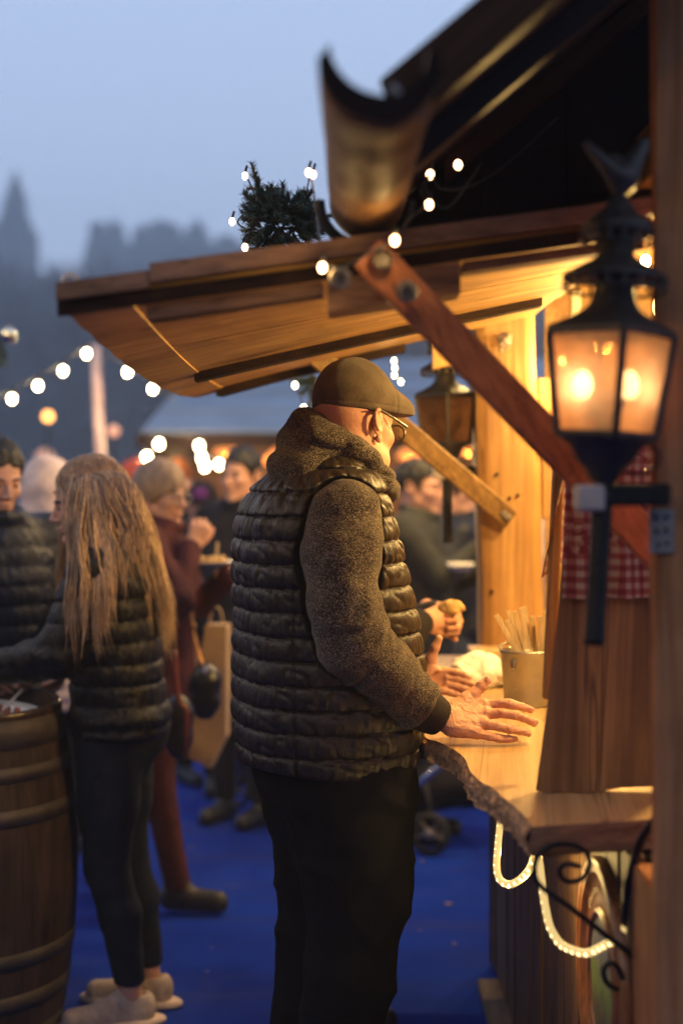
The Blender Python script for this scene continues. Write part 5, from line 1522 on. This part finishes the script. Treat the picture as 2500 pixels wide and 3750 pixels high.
pl2 = thing('paper_plate', 'paper plate with food scraps and a fork on the barrel top', 'plate', tuple(bc + Vector((.10, -.05, .905))))
MB().lathe(bc + Vector((.13, -.02, .907)), [(0, 0), (.07, .0), (.10, .022), (.102, .023), (.07, .004), (0, .004)], 32, Matrix.Rotation(.12, 3, 'Y')).build('dish', M_paper, pl2, True)
MB().tube([bc + Vector((.14, -.06, .925)), bc + Vector((.195, -.06, .985))], .005, 6).build('plastic_fork', M_paper, pl2)
f3 = MB()
for i in range(12): f3.ball(bc + Vector((.13 + rr_.uniform(-.05, .05), -.02 + rr_.uniform(-.05, .05), .922)), rr_.uniform(.008, .014), 6, 5)
f3.build('scraps', pm('food_scraps', (.35, .12, .07), .5, 0, .4, .4, 60), pl2, True)
# ---- stroller
st = thing('stroller', 'black pushchair with silver frame standing behind the man in the cap', 'pushchair', (.12, 6.2, 0))
tb_ = MB()
tb_.tube([P(1630, 2790, 5.6), P(1550, 2855, 5.7), P(1380, 2990, 6.0)], .013, 10)
tb_.build('frame_tube', pm('silver_tube', (.55, .55, .62), .25, .9), st, True)
MB().tube([P(870, 2890, 6.9), P(930, 2800, 6.8), P(1200, 2850, 6.4), P(1560, 2880, 6.05), P(1585, 3030, 6.0)], .014, 8).tube([P(845, 2600, 6.9), P(880, 2750, 6.9), P(880, 2880, 6.9)], .014, 8).build('chassis', M_iron, st, True)
def seatf(X, Y, Z):
    p = (X, Y, Z); d = ell(p, tuple(P(1690, 2850, 6.3)), (.20, .22, .10)); d = smin(d, ell(p, tuple(P(1480, 2870, 6.3)), (.22, .2, .13)), .08)
    d = smin(d, ell(p, tuple(P(1250, 2700, 6.4)), (.25, .2, .22)), .1)
    return d - .012 * fbm(X * 7, Y * 7, Z * 7, 4, 2)
V, Q = surfnet(seatf, (-.4, 5.9, .05), (.9, 6.8, .75), .018); npmesh('seat', V, Q, M_dark, st)
for px, py, d, r in ((1572, 3040, 6.0, .088), (868, 2893, 6.9, .075), (1460, 2990, 6.5, .085), (1010, 2860, 7.1, .075)):
    c0 = P(px, py, d); c0.z = r + .004
    w = MB(); Rw = Matrix.Rotation(R(70), 3, 'Z') @ Matrix.Rotation(math.pi / 2, 3, 'Y')
    w.lathe(c0, [(r * .78, -.016), (r, -.016), (r + .004, 0), (r, .016), (r * .78, .016), (r * .78, -.016)], 32, Rw)
    wh = w.build('wheel', pm('rubber', (.012, .012, .012), .8), st, True)
    w = MB(); w.lathe(c0, [(0, -.018), (r * .25, -.018), (r * .25, .018), (0, .018)], 16, Rw)
    for k in range(5):
        a_ = 2 * math.pi * k / 5; w.beam(c0, c0 + Rw @ Vector((r * .8 * math.cos(a_), r * .8 * math.sin(a_), 0)), .012, .01)
    w.build('rim', M_galv, wh, True)

# ---- scraps of litter on the carpet
lr = random.Random(9); M_scr = pm('litter_paper', (.20, .15, .12), .9, 0, .2, .3, 40)
for (px, py) in ((1545, 3155), (1640, 3310), (700, 3105), (1660, 3460), (760, 3560)):
    q = PZ(px, py, 0.004); n_ = 6; rad = lr.uniform(.006, .016)
    pts = [q + Vector((rad * lr.uniform(.6, 1.2) * math.cos(k), rad * lr.uniform(.6, 1.2) * math.sin(k), lr.uniform(0, .004))) for k in [2 * math.pi * j / n_ for j in range(n_)]]
    tag(MB().poly_extrude(pts, (0, 0, .0012)).build('litter_scrap', M_scr), 'tiny scrap of paper litter lying on the blue carpet', 'litter', 'paper scraps on the carpet')
# ================================================================ festoon lights, fir, far stall, backdrop
M_bulbw = emis('festoon_bulb_glow', (1, .80, .46), 45); M_bulbf = emis('fairy_bulb_glow', (1, .50, .24), 20); M_bulbo = emis('orange_lamp_glow', (1, .42, .09), 5)
M_wire = pm('dark_cable', (.012, .012, .012), .6)
def festoon(label, pts, r, mat, sock=True, group=None, power=0, cable=True, drop=.05, ext=None, wire_r=.006, name='festoon_lights'):
    root = thing(name, label, 'string lights', tuple(pts[0]), group)
    for p in pts:
        bb = MB(); bb.ball(p, r, 12, 8, (1, 1, 1.25)); o = bb.build('bulb', mat, root, True)
        if sock: MB().lathe(Vector(p) + Vector((0, 0, r * 1.1)), [(r * .55, 0), (r * .6, r * 1.2), (r * .3, r * 1.6)], 10).build('socket', M_wire, root, True)
        if power: point(Vector(p) - Vector((0, 0, r * 1.6)), power, WARM if power > 10 else WARM2, r, 'bulb_light', root)
    if cable:
        cp = [Vector(p) + Vector((0, 0, drop)) for p in pts]
        if ext: cp = [Vector(ext[0])] + cp + [Vector(ext[1])]
        MB().tube(smooth_path(cp, 6), wire_r, 6).build('cable', M_wire, root, True)
    return root
d1 = 7.6
festoon('string of white festoon bulbs rising from the left edge towards the raised hatch', [P(45, 1460, 7.2), P(140, 1413, 7.4), P(232, 1358, 7.6), P(318, 1295, 7.8)], .017, M_bulbw, ext=[P(-60, 1480, 7.0), P(470, 1150, 8.2)], power=1.2)
festoon('short string of white festoon bulbs just below the corner of the raised hatch', [P(468, 1362, 8.0), P(560, 1424, 8.4)], .018, M_bulbw, ext=[P(380, 1290, 7.7), P(640, 1470, 8.8)], power=1.2)
# added bulb row out of view on the left: warm fill for the man's back
festoon('added string of warm bulbs out of view, giving fill light from the left', [(-2.15, 5.2, 2.55), (-2.1, 4.2, 2.45), (-2.0, 3.2, 2.40), (-1.8, 2.2, 2.38), (-1.45, 1.3, 2.38), (-1.05, .5, 2.42), (-.7, -.3, 2.5)], .022, M_bulbf, power=11)
festoon('cluster of white festoon bulbs under the eave of the blue roofed stall', [P(538, 1672, 9.0), P(583, 1625, 9.3), P(730, 1632, 9.6), P(740, 1676, 9.7), P(750, 1708, 9.8), P(802, 1700, 10.0)], .021, M_bulbw, power=9, drop=.06)
festoon('added row of warm bulbs hidden above the raised hatch to brighten the crowd', [(.32, 5.9, 2.72), (.62, 5.9, 2.70), (.92, 5.9, 2.72), (1.2, 5.9, 2.75)], .02, M_bulbf, power=60)  # unseen bulbs added to lift the faces in the crowd
for (x, y, d, mt, r, lb) in ((177, 1525, 12, M_bulbo, .045, 'single orange lamp glowing on the hillside under the festoon bulbs'), (417, 1578, 12, emis('dim_amber', (1, .45, .25), .9), .05, 'dim amber lamp just right of the pale pole'), (166, 1680, 14, emis('dim_amber2', (1, .45, .25), .35), .10, 'faint pinkish lamp above the cream hooded coat')):
    rt_ = thing('distant_lamp', lb, 'lamp', tuple(P(x, y, d)))
    MB().ball(P(x, y, d), r, 14, 10).build('globe', mt, rt_, True)
    MB().tube([P(x, y, d) - Vector((0, 0, r * .8)), Vector((P(x, y, d).x, d, 0))], .010, 8).build('pole', M_wire, rt_, True)
# hanging strand by the far lantern
festoon('short vertical strand of fairy bulbs hanging from the hatch above the cap brim', [P(1442, 1322, 4.1), P(1445, 1347, 4.1), P(1443, 1374, 4.1), P(1467, 1398, 4.1)], .0075, emis('fairy_pale', (1, .86, .45), 14), sock=False, drop=0, wire_r=.0018, name='fairy_lights')
# fairy lights over hatch, fir and gutter
fp = [(897, 645, 2.95), (850, 812, 2.95), (897, 906, 2.9), (1130, 632, 2.7), (1146, 640, 2.75), (1180, 980, 2.25), (1445, 880, 2.22), (1570, 750, 2.4), (1574, 640, 2.5), (1676, 604, 2.5)]
fl = thing('fairy_lights', 'string of small warm fairy bulbs wound around the fir branch and gutter', 'string lights', tuple(P(1150, 800, 2.6)))
for (x, y, d) in fp:
    q = P(x, y, d); MB().ball(q, .0062, 10, 8, (1, 1, 1.3)).build('bulb', M_bulbf, fl, True)
    MB().tube([q + Vector((0, 0, .006)), q + Vector((.004, .003, .022))], .0028, 6).build('socket', M_wire, fl, True)
    if d < 2.3: point(q + Vector((0, -.012, -.004)), .40, WARM, .006, 'fairy_light', fl)
wp_ = [P(900, 640, 3.0), P(935, 740, 3.05), P(870, 812, 3.05), P(930, 860, 3.05), P(897, 906, 3.0), P(1010, 900, 3.0), P(1100, 800, 2.95), P(1135, 650, 2.8), P(1160, 800, 2.6), P(1185, 940, 2.3), P(1240, 985, 2.25), P(1340, 930, 2.24), P(1440, 880, 2.25), P(1500, 800, 2.35), P(1560, 750, 2.4), P(1540, 700, 2.45), P(1574, 640, 2.48), P(1610, 690, 2.5), P(1700, 690, 2.52), P(1800, 640, 2.54), P(1900, 560, 2.56), P(2040, 430, 2.58)]
MB().tube(smooth_path(wp_, 6), .0018, 6).build('wire', M_wire, fl, True)
MB().tube(smooth_path([P(1574, 640, 2.48), P(1560, 700, 2.5), P(1640, 760, 2.52), P(1760, 600, 2.55)], 6), .0022, 6).build('wire', M_wire, fl, True)
festoon('pair of small bulbs glowing inside the stall under its ceiling', [P(2362, 957, 3.3), P(2055, 1325, 4.3)], .013, M_bulbw, sock=False, cable=True, drop=.02, wire_r=.002, name='stall_bulbs')
# stall work lamps (hidden behind the side panel, light the counter)
wl = thing('stall_lamps', 'row of warm bulbs hanging inside the stall above the counter', 'lamp', (.8, 3.5, 2.1))
for (x, y, z, pw) in ((.80, 3.05, 2.03, 76), (.84, 3.7, 2.03, 56), (.80, 4.35, 2.0, 40)):
    MB().ball((x, y, z), .030, 14, 10, (1, 1, 1.2)).build('bulb', emis('stall_bulb_glow', (1, .62, .28), 30), wl, True)
    MB().lathe((x, y, z + .035), [(.016, 0), (.018, .03), (.006, .045), (.003, .12)], 12).build('socket', M_wire, wl, True)
    point((x, y, z - .045), pw, WARM, .035, 'stall_bulb_light', wl)
# fir branch
def fir(label, stems, seed, nlen=.030, dens=1.0, mat=None):
    rr = random.Random(seed); root = thing('fir_branch', label, 'fir branch', tuple(stems[0][0]))
    nb_ = MB(); sb_ = MB(); n = 0
    for st_ in stems:
        pth = smooth_path(st_, 8); sb_.tube(pth, .003, 5)
        for i in range(len(pth) - 1):
            a = pth[i]; b_ = pth[i + 1]; t = (b_ - a); L = t.length; t.normalize()
            for k in range(int(L * 900 * dens) + 1):
                q = a.lerp(b_, rr.random()); o = t.orthogonal().normalized(); o.rotate(Matrix.Rotation(rr.uniform(0, 6.28), 3, t) .to_quaternion())
                dr = (o * rr.uniform(.6, 1) + t * rr.uniform(.4, 1.0)).normalized(); l = nlen * rr.uniform(.7, 1.1)
                w_ = dr.orthogonal().normalized() * .0015; e = q + dr * l; u2 = dr.cross(w_.normalized()) * .0010
                nb_.add([q - w_, q + w_, e, q + u2], [(0, 1, 2), (0, 2, 3), (1, 3, 2)])
    sb_.build('twig', pm('fir_twig', (.06, .04, .02), .9), root, True)
    nb_.build('needles', mat or M_needle, root)
    return root
m, nt, b, out = newmat('fir_needle'); n1 = noise(nt, texco(nt, (1, 1, 1)), 30, 3)
nt.links.new(ramp(nt, n1, [(.3, (.012, .035, .028)), (.7, (.05, .10, .075))]), b.inputs['Base Color']); b.inputs['Roughness'].default_value = .55; M_needle = m
r_ = random.Random(4); stems = []
for i in range(250):
    d_ = Vector((r_.gauss(0, 1), r_.gauss(0, 1), r_.gauss(0, 1))).normalized()
    cc_ = P(1012 + r_.uniform(-25, 60), 815, 3.0); s0 = cc_ + Vector((d_.x * .078, d_.y * .07, d_.z * .066)) * r_.uniform(.3, .85)
    e_ = s0 + (d_ + Vector((0, 0, .25))).normalized() * r_.uniform(.022, .036); stems.append([s0, s0.lerp(e_, .5) + Vector((0, 0, .002)), e_])
for (x, y) in ((922, 600), (935, 640), (905, 690), (950, 655)):
    stems.append([P(985, 780, 2.98), P(950, 700, 2.98), P(x, y, 2.98)])
for (x, y) in ((1110, 720), (1150, 740), (1140, 800), (1130, 880)):
    stems.append([P(1040, 820, 3.0), P(1090, 780, 2.98), P(x, y, 2.98)])
fir('dark green fir sprig resting on top of the raised hatch', stems, 8, .018, 1.1)
stems = []
b0 = P(1150, 1400, 4.25)
for (x, y) in ((1080, 1385), (1100, 1440), (1130, 1490), (1160, 1470), (1100, 1400), (1140, 1440), (1075, 1400)):
    stems.append([b0 + Vector((0, 0, .02)), b0.lerp(P(x, y, 4.25), .5), P(x, y, 4.25 + r_.uniform(-.05, .05))])
fir('small fir sprig hanging under the hatch left of the cap', stems, 9, .028, .9)
festoon('two fairy bulbs on the small fir sprig left of the cap', [P(1080, 1411, 4.2), P(1112, 1494, 4.2)], .0085, emis('fairy_pale2', (1, .82, .5), 12), sock=False, drop=.004, wire_r=.0015, name='fairy_lights')
# bauble and sprig at the left edge
bb_ = thing('bauble', 'shiny glass bauble hanging at the left edge of the lane', 'bauble', tuple(P(34, 1228, 5.4)))
MB().ball(P(34, 1228, 5.4), .031, 24, 16).build('ball', pm('mirror_glass', (.75, .68, .55), .08, 1.0, .5, .05), bb_, True)
MB().lathe(P(34, 1228, 5.4) + Vector((0, 0, .029)), [(.008, 0), (.008, .010), (0, .011)], 12).build('cap', M_galv, bb_, True)
fir('dark fir garland end hanging at the left edge below the bauble', [[P(-60, 1150, 5.5), P(-10, 1220, 5.5), P(5, 1290, 5.5), P(8, 1335, 5.5)], [P(-40, 1180, 5.5), P(-5, 1260, 5.5), P(15, 1310, 5.5)], [P(-60, 1190, 5.45), P(-30, 1270, 5.45), P(-8, 1330, 5.45)]], 12, .04, 1.4)
# hook at the hatch corner
hk = thing('cable_loop', 'pale plastic loop standing on the outer corner of the raised hatch', 'loop', tuple(P(258, 1040, 2.32)))
MB().tube(smooth_path([P(236, 1052, 2.33), P(236, 1020, 2.33), P(258, 1006, 2.33), P(280, 1018, 2.33), P(276, 1045, 2.33)], 6), .0045, 8).build('loop', pm('pale_plastic', (.55, .42, .36), .3), hk, True)
# pole
tag(MB().tube([P(350, 1262, 9), P(358, 1450, 9), P(370, 1700, 9), Vector((P(392, 0, 9).x, 9, 0))], .033, 12).build('light_pole', pm('pale_pole', (.72, .50, .42), .5), None, True), 'pale slender pole rising behind the blonde woman', 'pole')
point(tuple(P(300, 1500, 8.6)), 6, WARM2, .05, 'pole_glow_light', bpy.data.objects['festoon_lights'])  # bare point light beside the pole, without a bulb mesh
# ---- far stall with the blue grey roof
fs_ = thing('far_stall', 'long wooden stall with pale blue roof across the lane behind the crowd', 'market stall', (1.0, 10.5, 0))
ey = 1592; D = 10.0
A = P(518, ey, D); B_ = Vector((5.2, D, A.z)); zt = A.z
C_ = P(628, 1400, D + 1.0); 
M_tin = pm('blue_grey_roof_sheet', (.20, .27, .36), .5, .1, .5, .12, 3, .1, 10)
rise = .62
T1 = Vector((A.x + .30, D + 1.3, A.z + rise)); T2 = Vector((5.2, D + 1.3, A.z + rise))
rfm = MB().poly_extrude([A, B_, T2, T1], (0, 0, .03))
rfm.build('roof', M_tin, fs_)
bt = MB()
for k in range(1, 4):
    t = k / 4; p1 = A.lerp(T1, t); p2 = B_.lerp(T2, t); bt.beam(p1 + Vector((0, 0, .034)), p2 + Vector((0, 0, .034)), .02, .012)
bt.build('roof_batten', M_tin, fs_)
MB().beam(A + Vector((-.03, -.02, -.04)), B_ + Vector((0, -.02, -.04)), .03, .10).build('fascia', M_trimdark, fs_)
MB().box(((A.x + 5.2) / 2 + .1, D + 2.2, 1.0), (5.2 - A.x, .05, 2.0)).build('back_wall', wood('far_stall_boards', (.10, .035, .015), (.26, .10, .04), (0, 0, 1), .6), fs_)
MB().box((A.x + .15, D + 1.1, 1.0), (.06, 2.1, 1.9)).build('side_wall', M_trimdark, fs_)
MB().box(((A.x + 5.2) / 2 + .1, D + .25, .52), (5.2 - A.x - .3, .45, 1.04), None, .01).build('counter', M_plank, fs_)
for x in (A.x + .1, .2, 2.4, 4.6): MB().box((x, D + .05, zt / 2), (.09, .09, zt - .1), None, .005).build('post', M_trimdark, fs_)
for i, (px, py) in enumerate(((560, 1690), (830, 1648), (1010, 1680), (1500, 1660), (1720, 1640))):
    pp = P(px, py, D + 1.3)
    o = thing('pendant_lamp', 'orange lamp inside the blue roofed stall', 'lamp', tuple(pp), 'lamps inside the blue roofed stall')
    MB().lathe(pp, [(.10, -.04), (.09, 0), (.05, .05), (.015, .07), (.006, .12), (.006, .25)], 16).build('shade', emis('orange_shade', (1, .33, .07), .9), o, True)
    MB().ball(pp - Vector((0, 0, .03)), .03, 10, 8).build('bulb', M_bulbo, o, True)
    point(pp - Vector((0, .1, .12)), 16, WARM, .05, 'far_lamp_light', o)
# crates / goods on the far counter
gd = random.Random(2)
for i in range(7):
    x = A.x + .5 + i * .62 + gd.uniform(-.1, .1); c_ = (x, D + .22, 1.04 + .11)
    t_ = MB(); t_.box(c_, (.34, .26, .20), None, .006)
    for k in range(3): t_.box((x, D + .084, 1.08 + .065 * k), (.35, .012, .045), None, .002)
    tag(t_.build('crate', pm('crate_wood%d' % i, (.25 + .1 * gd.random(), .13, .05), .7)), 'wooden crate standing on the counter of the blue roofed stall', 'crate', 'crates on the far stall counter')
# ---- unseen wall and roof behind the viewer, added to block the sky
bs = thing('sky_block_behind', 'added dark wall and roof behind the viewer, unseen, blocking the sky', 'market stall', (0, -3, 0))
MB().box((0, -3.0, 1.4), (9, .15, 2.8)).build('wall', M_trimdark, bs)
MB().box((0, -3.3, 2.9), (9.4, 1.6, .08), Matrix.Rotation(.25, 3, 'X')).build('roof', M_roof, bs)
ls = thing('left_stall', 'row of dark timber stalls along the left side of the lane', 'market stall', (-4.2, 3, 0))
MB().box((-4.4, 1.0, 1.4), (.12, 7.5, 2.8)).build('wall', M_plank, ls)
MB().box((-4.6, 1.0, 2.95), (1.6, 8, .08), Matrix.Rotation(-.3, 3, 'Y')).build('roof', M_roof, ls)

# ---- backdrop: wooded hill, monument, castle, in hazy air
M_hill = pm('hill_ground', (.030, .033, .036), .95, 0, .1, .4, .05)
vs = []; fs = []; nx = 90; ny = 30
for j in range(ny + 1):
    for i in range(nx + 1):
        x = -130 + 260 * i / nx; y = 70 + 170 * j / ny
        t = j / ny; h = 26 * (t ** .8) * (.75 + .35 * math.exp(-((x + 12) / 38) ** 2)) + 3 * mnoise.noise(Vector((x * .03, y * .03, 0)))
        h *= min(1, t * 4)
        vs.append((x, y, h - .05))
for j in range(ny):
    for i in range(nx): fs.append((j * (nx + 1) + i, j * (nx + 1) + i + 1, (j + 1) * (nx + 1) + i + 1, (j + 1) * (nx + 1) + i))
tag(MB().add(vs, fs).build('hill', M_hill, None, True), 'dark wooded hillside rising behind the market', kind='structure')
def hillz(x, y):
    t = (y - 70) / 170; return (26 * (t ** .8) * (.75 + .35 * math.exp(-((x + 12) / 38) ** 2))) * min(1, t * 4)
wr = random.Random(21); wd = MB()
def bare_tree(mb, x, y, z, H, rr, lev=3):
    def br(a, d, L, r, lv):
        b_ = a + d * L; mb.tube([a, a.lerp(b_, .5) + Vector((rr.uniform(-.06, .06), rr.uniform(-.06, .06), 0)) * L, b_], [r, r * .8, r * .6], 4, False)
        if lv == 0: return
        for k in range(4 if lv > 1 else 5):
            nd = (d + Vector((rr.uniform(-.8, .8), rr.uniform(-.8, .8), rr.uniform(-.1, .6)))).normalized(); br(a.lerp(b_, rr.uniform(.5, 1)), nd, L * rr.uniform(.5, .75), r * .55, lv - 1)
    br(Vector((x, y, z)), Vector((rr.uniform(-.1, .1), rr.uniform(-.1, .1), 1)).normalized(), H * .42, H * .028, lev)
for i in range(420):
    y = wr.uniform(72, 225); x = wr.uniform(-.34, .30) * y
    bare_tree(wd, x, y, hillz(x, y), wr.uniform(7, 13), wr, 3)
tag(wd.build('woodland', pm('bare_bark', (.035, .03, .03), .9, 0, .1, .4, 2)), 'bare winter trees covering the hillside as one mass', kind='stuff')
# leafy dense clumps for the lower wood
M_fol = pm('dark_evergreen', (.03, .037, .038), .95, 0, .1, .5, .3)
cl_ = MB()
def clump(mb, c, r, rr, n=60):
    for k in range(n):
        d = Vector((rr.gauss(0, 1), rr.gauss(0, 1), rr.gauss(0, 1) * .8)); d.normalize(); q = Vector(c) + Vector((d.x, d.y, d.z * 1.15)) * r * rr.uniform(.35, 1.0)
        s_ = r * rr.uniform(.15, .32); u = Vector((rr.uniform(-1, 1), rr.uniform(-1, 1), rr.uniform(-1, 1))).normalized(); v_ = u.orthogonal().normalized()
        mb.add([q - u * s_, q + v_ * s_, q + u * s_, q - v_ * s_], [(0, 1, 2, 3)])
for i in range(330):
    y = wr.uniform(72, 225); x = wr.uniform(-.36, .30) * y
    r = wr.uniform(2.5, 5.0); clump(cl_, (x, y, hillz(x, y) + r * .8), r, wr, 46)
tag(cl_.build('undergrowth', M_fol), 'dark evergreen scrub massed over the hillside', kind='stuff')
# monument spire at the left
M_stone = pm('hazy_dark_stone', (.06, .06, .065), .9, 0, .1, .3, .2)
def pyr(mb, c, w, h, n=4, rot=math.pi / 4): mb.lathe(c, [(w * .707, 0), (.02, h)], n, Matrix.Rotation(rot, 3, 'Z'))
mo = thing('monument', 'tall gothic monument with needle spire on the skyline at the left', 'monument', tuple(P(57, 900, 215)))
c0 = P(57, 1000, 215); base_z = 8
def mbx(px0, px1, py0, py1, d, dep=6):
    a = P(px0, py1, d); b_ = P(px1, py0, d); return ((a.x + b_.x) / 2, d, (a.z + b_.z) / 2), (abs(b_.x - a.x), dep, abs(b_.z - a.z))
for (a, b_, c_, d_) in ((-10, 36, 820, 1215), (84, 132, 850, 1215), (20, 44, 770, 1000), (70, 96, 780, 1000), (10, 110, 940, 1400), (30, 86, 745, 800)):
    cc, ss = mbx(a, b_, c_, d_, 215, 5); MB().box(cc, ss, None, .1).build('tower_block', M_stone, mo)
sp_ = MB(); pyr(sp_, P(57, 750, 215), 2.9, 5.4, 8); sp_.build('spire', M_stone, mo)
for (px, py) in ((10, 830), (108, 850), (32, 775), (84, 785), (44, 760), (70, 762)):
    sp_ = MB(); pyr(sp_, P(px, py, 213), 1.4, 2.5, 4); sp_.build('pinnacle', M_stone, mo)
# castle-like skyline buildings
cs = thing('castle', 'long row of hazy towers and roofs along the skyline behind the hatch', 'castle', tuple(P(600, 900, 240)))
for (a, b_, c_, d_) in ((345, 400, 838, 1200), (330, 860, 905, 1215), (415, 445, 825, 1000), (500, 560, 855, 1000), (560, 660, 835, 1000), (590, 615, 822, 900), (690, 760, 850, 1000), (800, 870, 880, 1000), (880, 1000, 905, 1100), (365, 380, 828, 900)):
    cc, ss = mbx(a, b_, c_, d_, 240, 10); MB().box(cc, ss, None, .1).build('tower_block', M_stone, cs)
for (px, py, w_) in ((372, 838, 1.6), (430, 825, 1.2), (530, 855, 2.4), (602, 824, 1.2), (725, 850, 3.0)):
    sp_ = MB(); pyr(sp_, P(px, py, 238), w_, w_ * .85, 4); sp_.build('turret_roof', M_stone, cs)
# haze
HZ = True
if HZ:
    m = bpy.data.materials.new('haze_air'); m.use_nodes = True; nt = m.node_tree; nt.nodes.clear()
    out = nt.nodes.new('ShaderNodeOutputMaterial'); v = nt.nodes.new('ShaderNodeVolumePrincipled')
    v.inputs['Color'].default_value = (.88, .94, 1, 1); v.inputs['Density'].default_value = .0036; v.inputs['Anisotropy'].default_value = 0
    nt.links.new(v.outputs[0], out.inputs['Volume'])
    o = MB().box((0, 118, 23.5), (440, 274, 51)).build('haze', m); tag(o, 'thin blue evening haze filling the air', kind='stuff')
# ================================================================ camera, world
cam = bpy.data.cameras.new('camera'); co = bpy.data.objects.new('camera', cam); COL.objects.link(co)
co.location = (0, 0, ZC); co.rotation_euler = (math.pi / 2, 0, 0)
cam.sensor_fit = 'VERTICAL'; cam.sensor_height = 36; cam.sensor_width = 24; cam.lens = 50
cam.shift_y = -(1875 - HY) / 3750
cam.clip_start = .05; cam.clip_end = 3000
cam.dof.use_dof = True; cam.dof.focus_distance = 3.17; cam.dof.aperture_fstop = 1.4
SC.camera = co
w = bpy.data.worlds.new('World'); SC.world = w; w.use_nodes = True
nt = w.node_tree; nt.nodes.clear()
out = nt.nodes.new('ShaderNodeOutputWorld'); bg = nt.nodes.new('ShaderNodeBackground')
tc = nt.nodes.new('ShaderNodeTexCoord'); sep = nt.nodes.new('ShaderNodeSeparateXYZ')
nt.links.new(tc.outputs['Generated'], sep.inputs[0])
nz = noise(nt, tc.outputs['Generated'], 1.6, 3)
zz = mth(nt, 'ADD', sep.outputs['Z'], mth(nt, 'MULTIPLY', mth(nt, 'SUBTRACT', nz, .5), .10))
c = ramp(nt, zz, [(.0, (.38, .45, .64)), (.12, (.44, .55, .77)), (.35, (.42, .54, .78)), (1., (.24, .32, .52))])
nt.links.new(c, bg.inputs[0]); bg.inputs[1].default_value = SKYS
nt.links.new(bg.outputs[0], out.inputs[0])
SC.view_settings.view_transform = 'Standard'; SC.view_settings.look = 'None'
SC.view_settings.exposure = 0; SC.view_settings.gamma = 1
cy = SC.cycles
cy.use_denoising = True
try: cy.denoiser = 'OPENIMAGEDENOISE'
except Exception: pass
cy.max_bounces = 8; cy.diffuse_bounces = 4; cy.glossy_bounces = 3; cy.transmission_bounces = 4; cy.transparent_max_bounces = 8
cy.volume_bounces = 3; cy.sample_clamp_indirect = 4; cy.caustics_reflective = False; cy.caustics_refractive = False
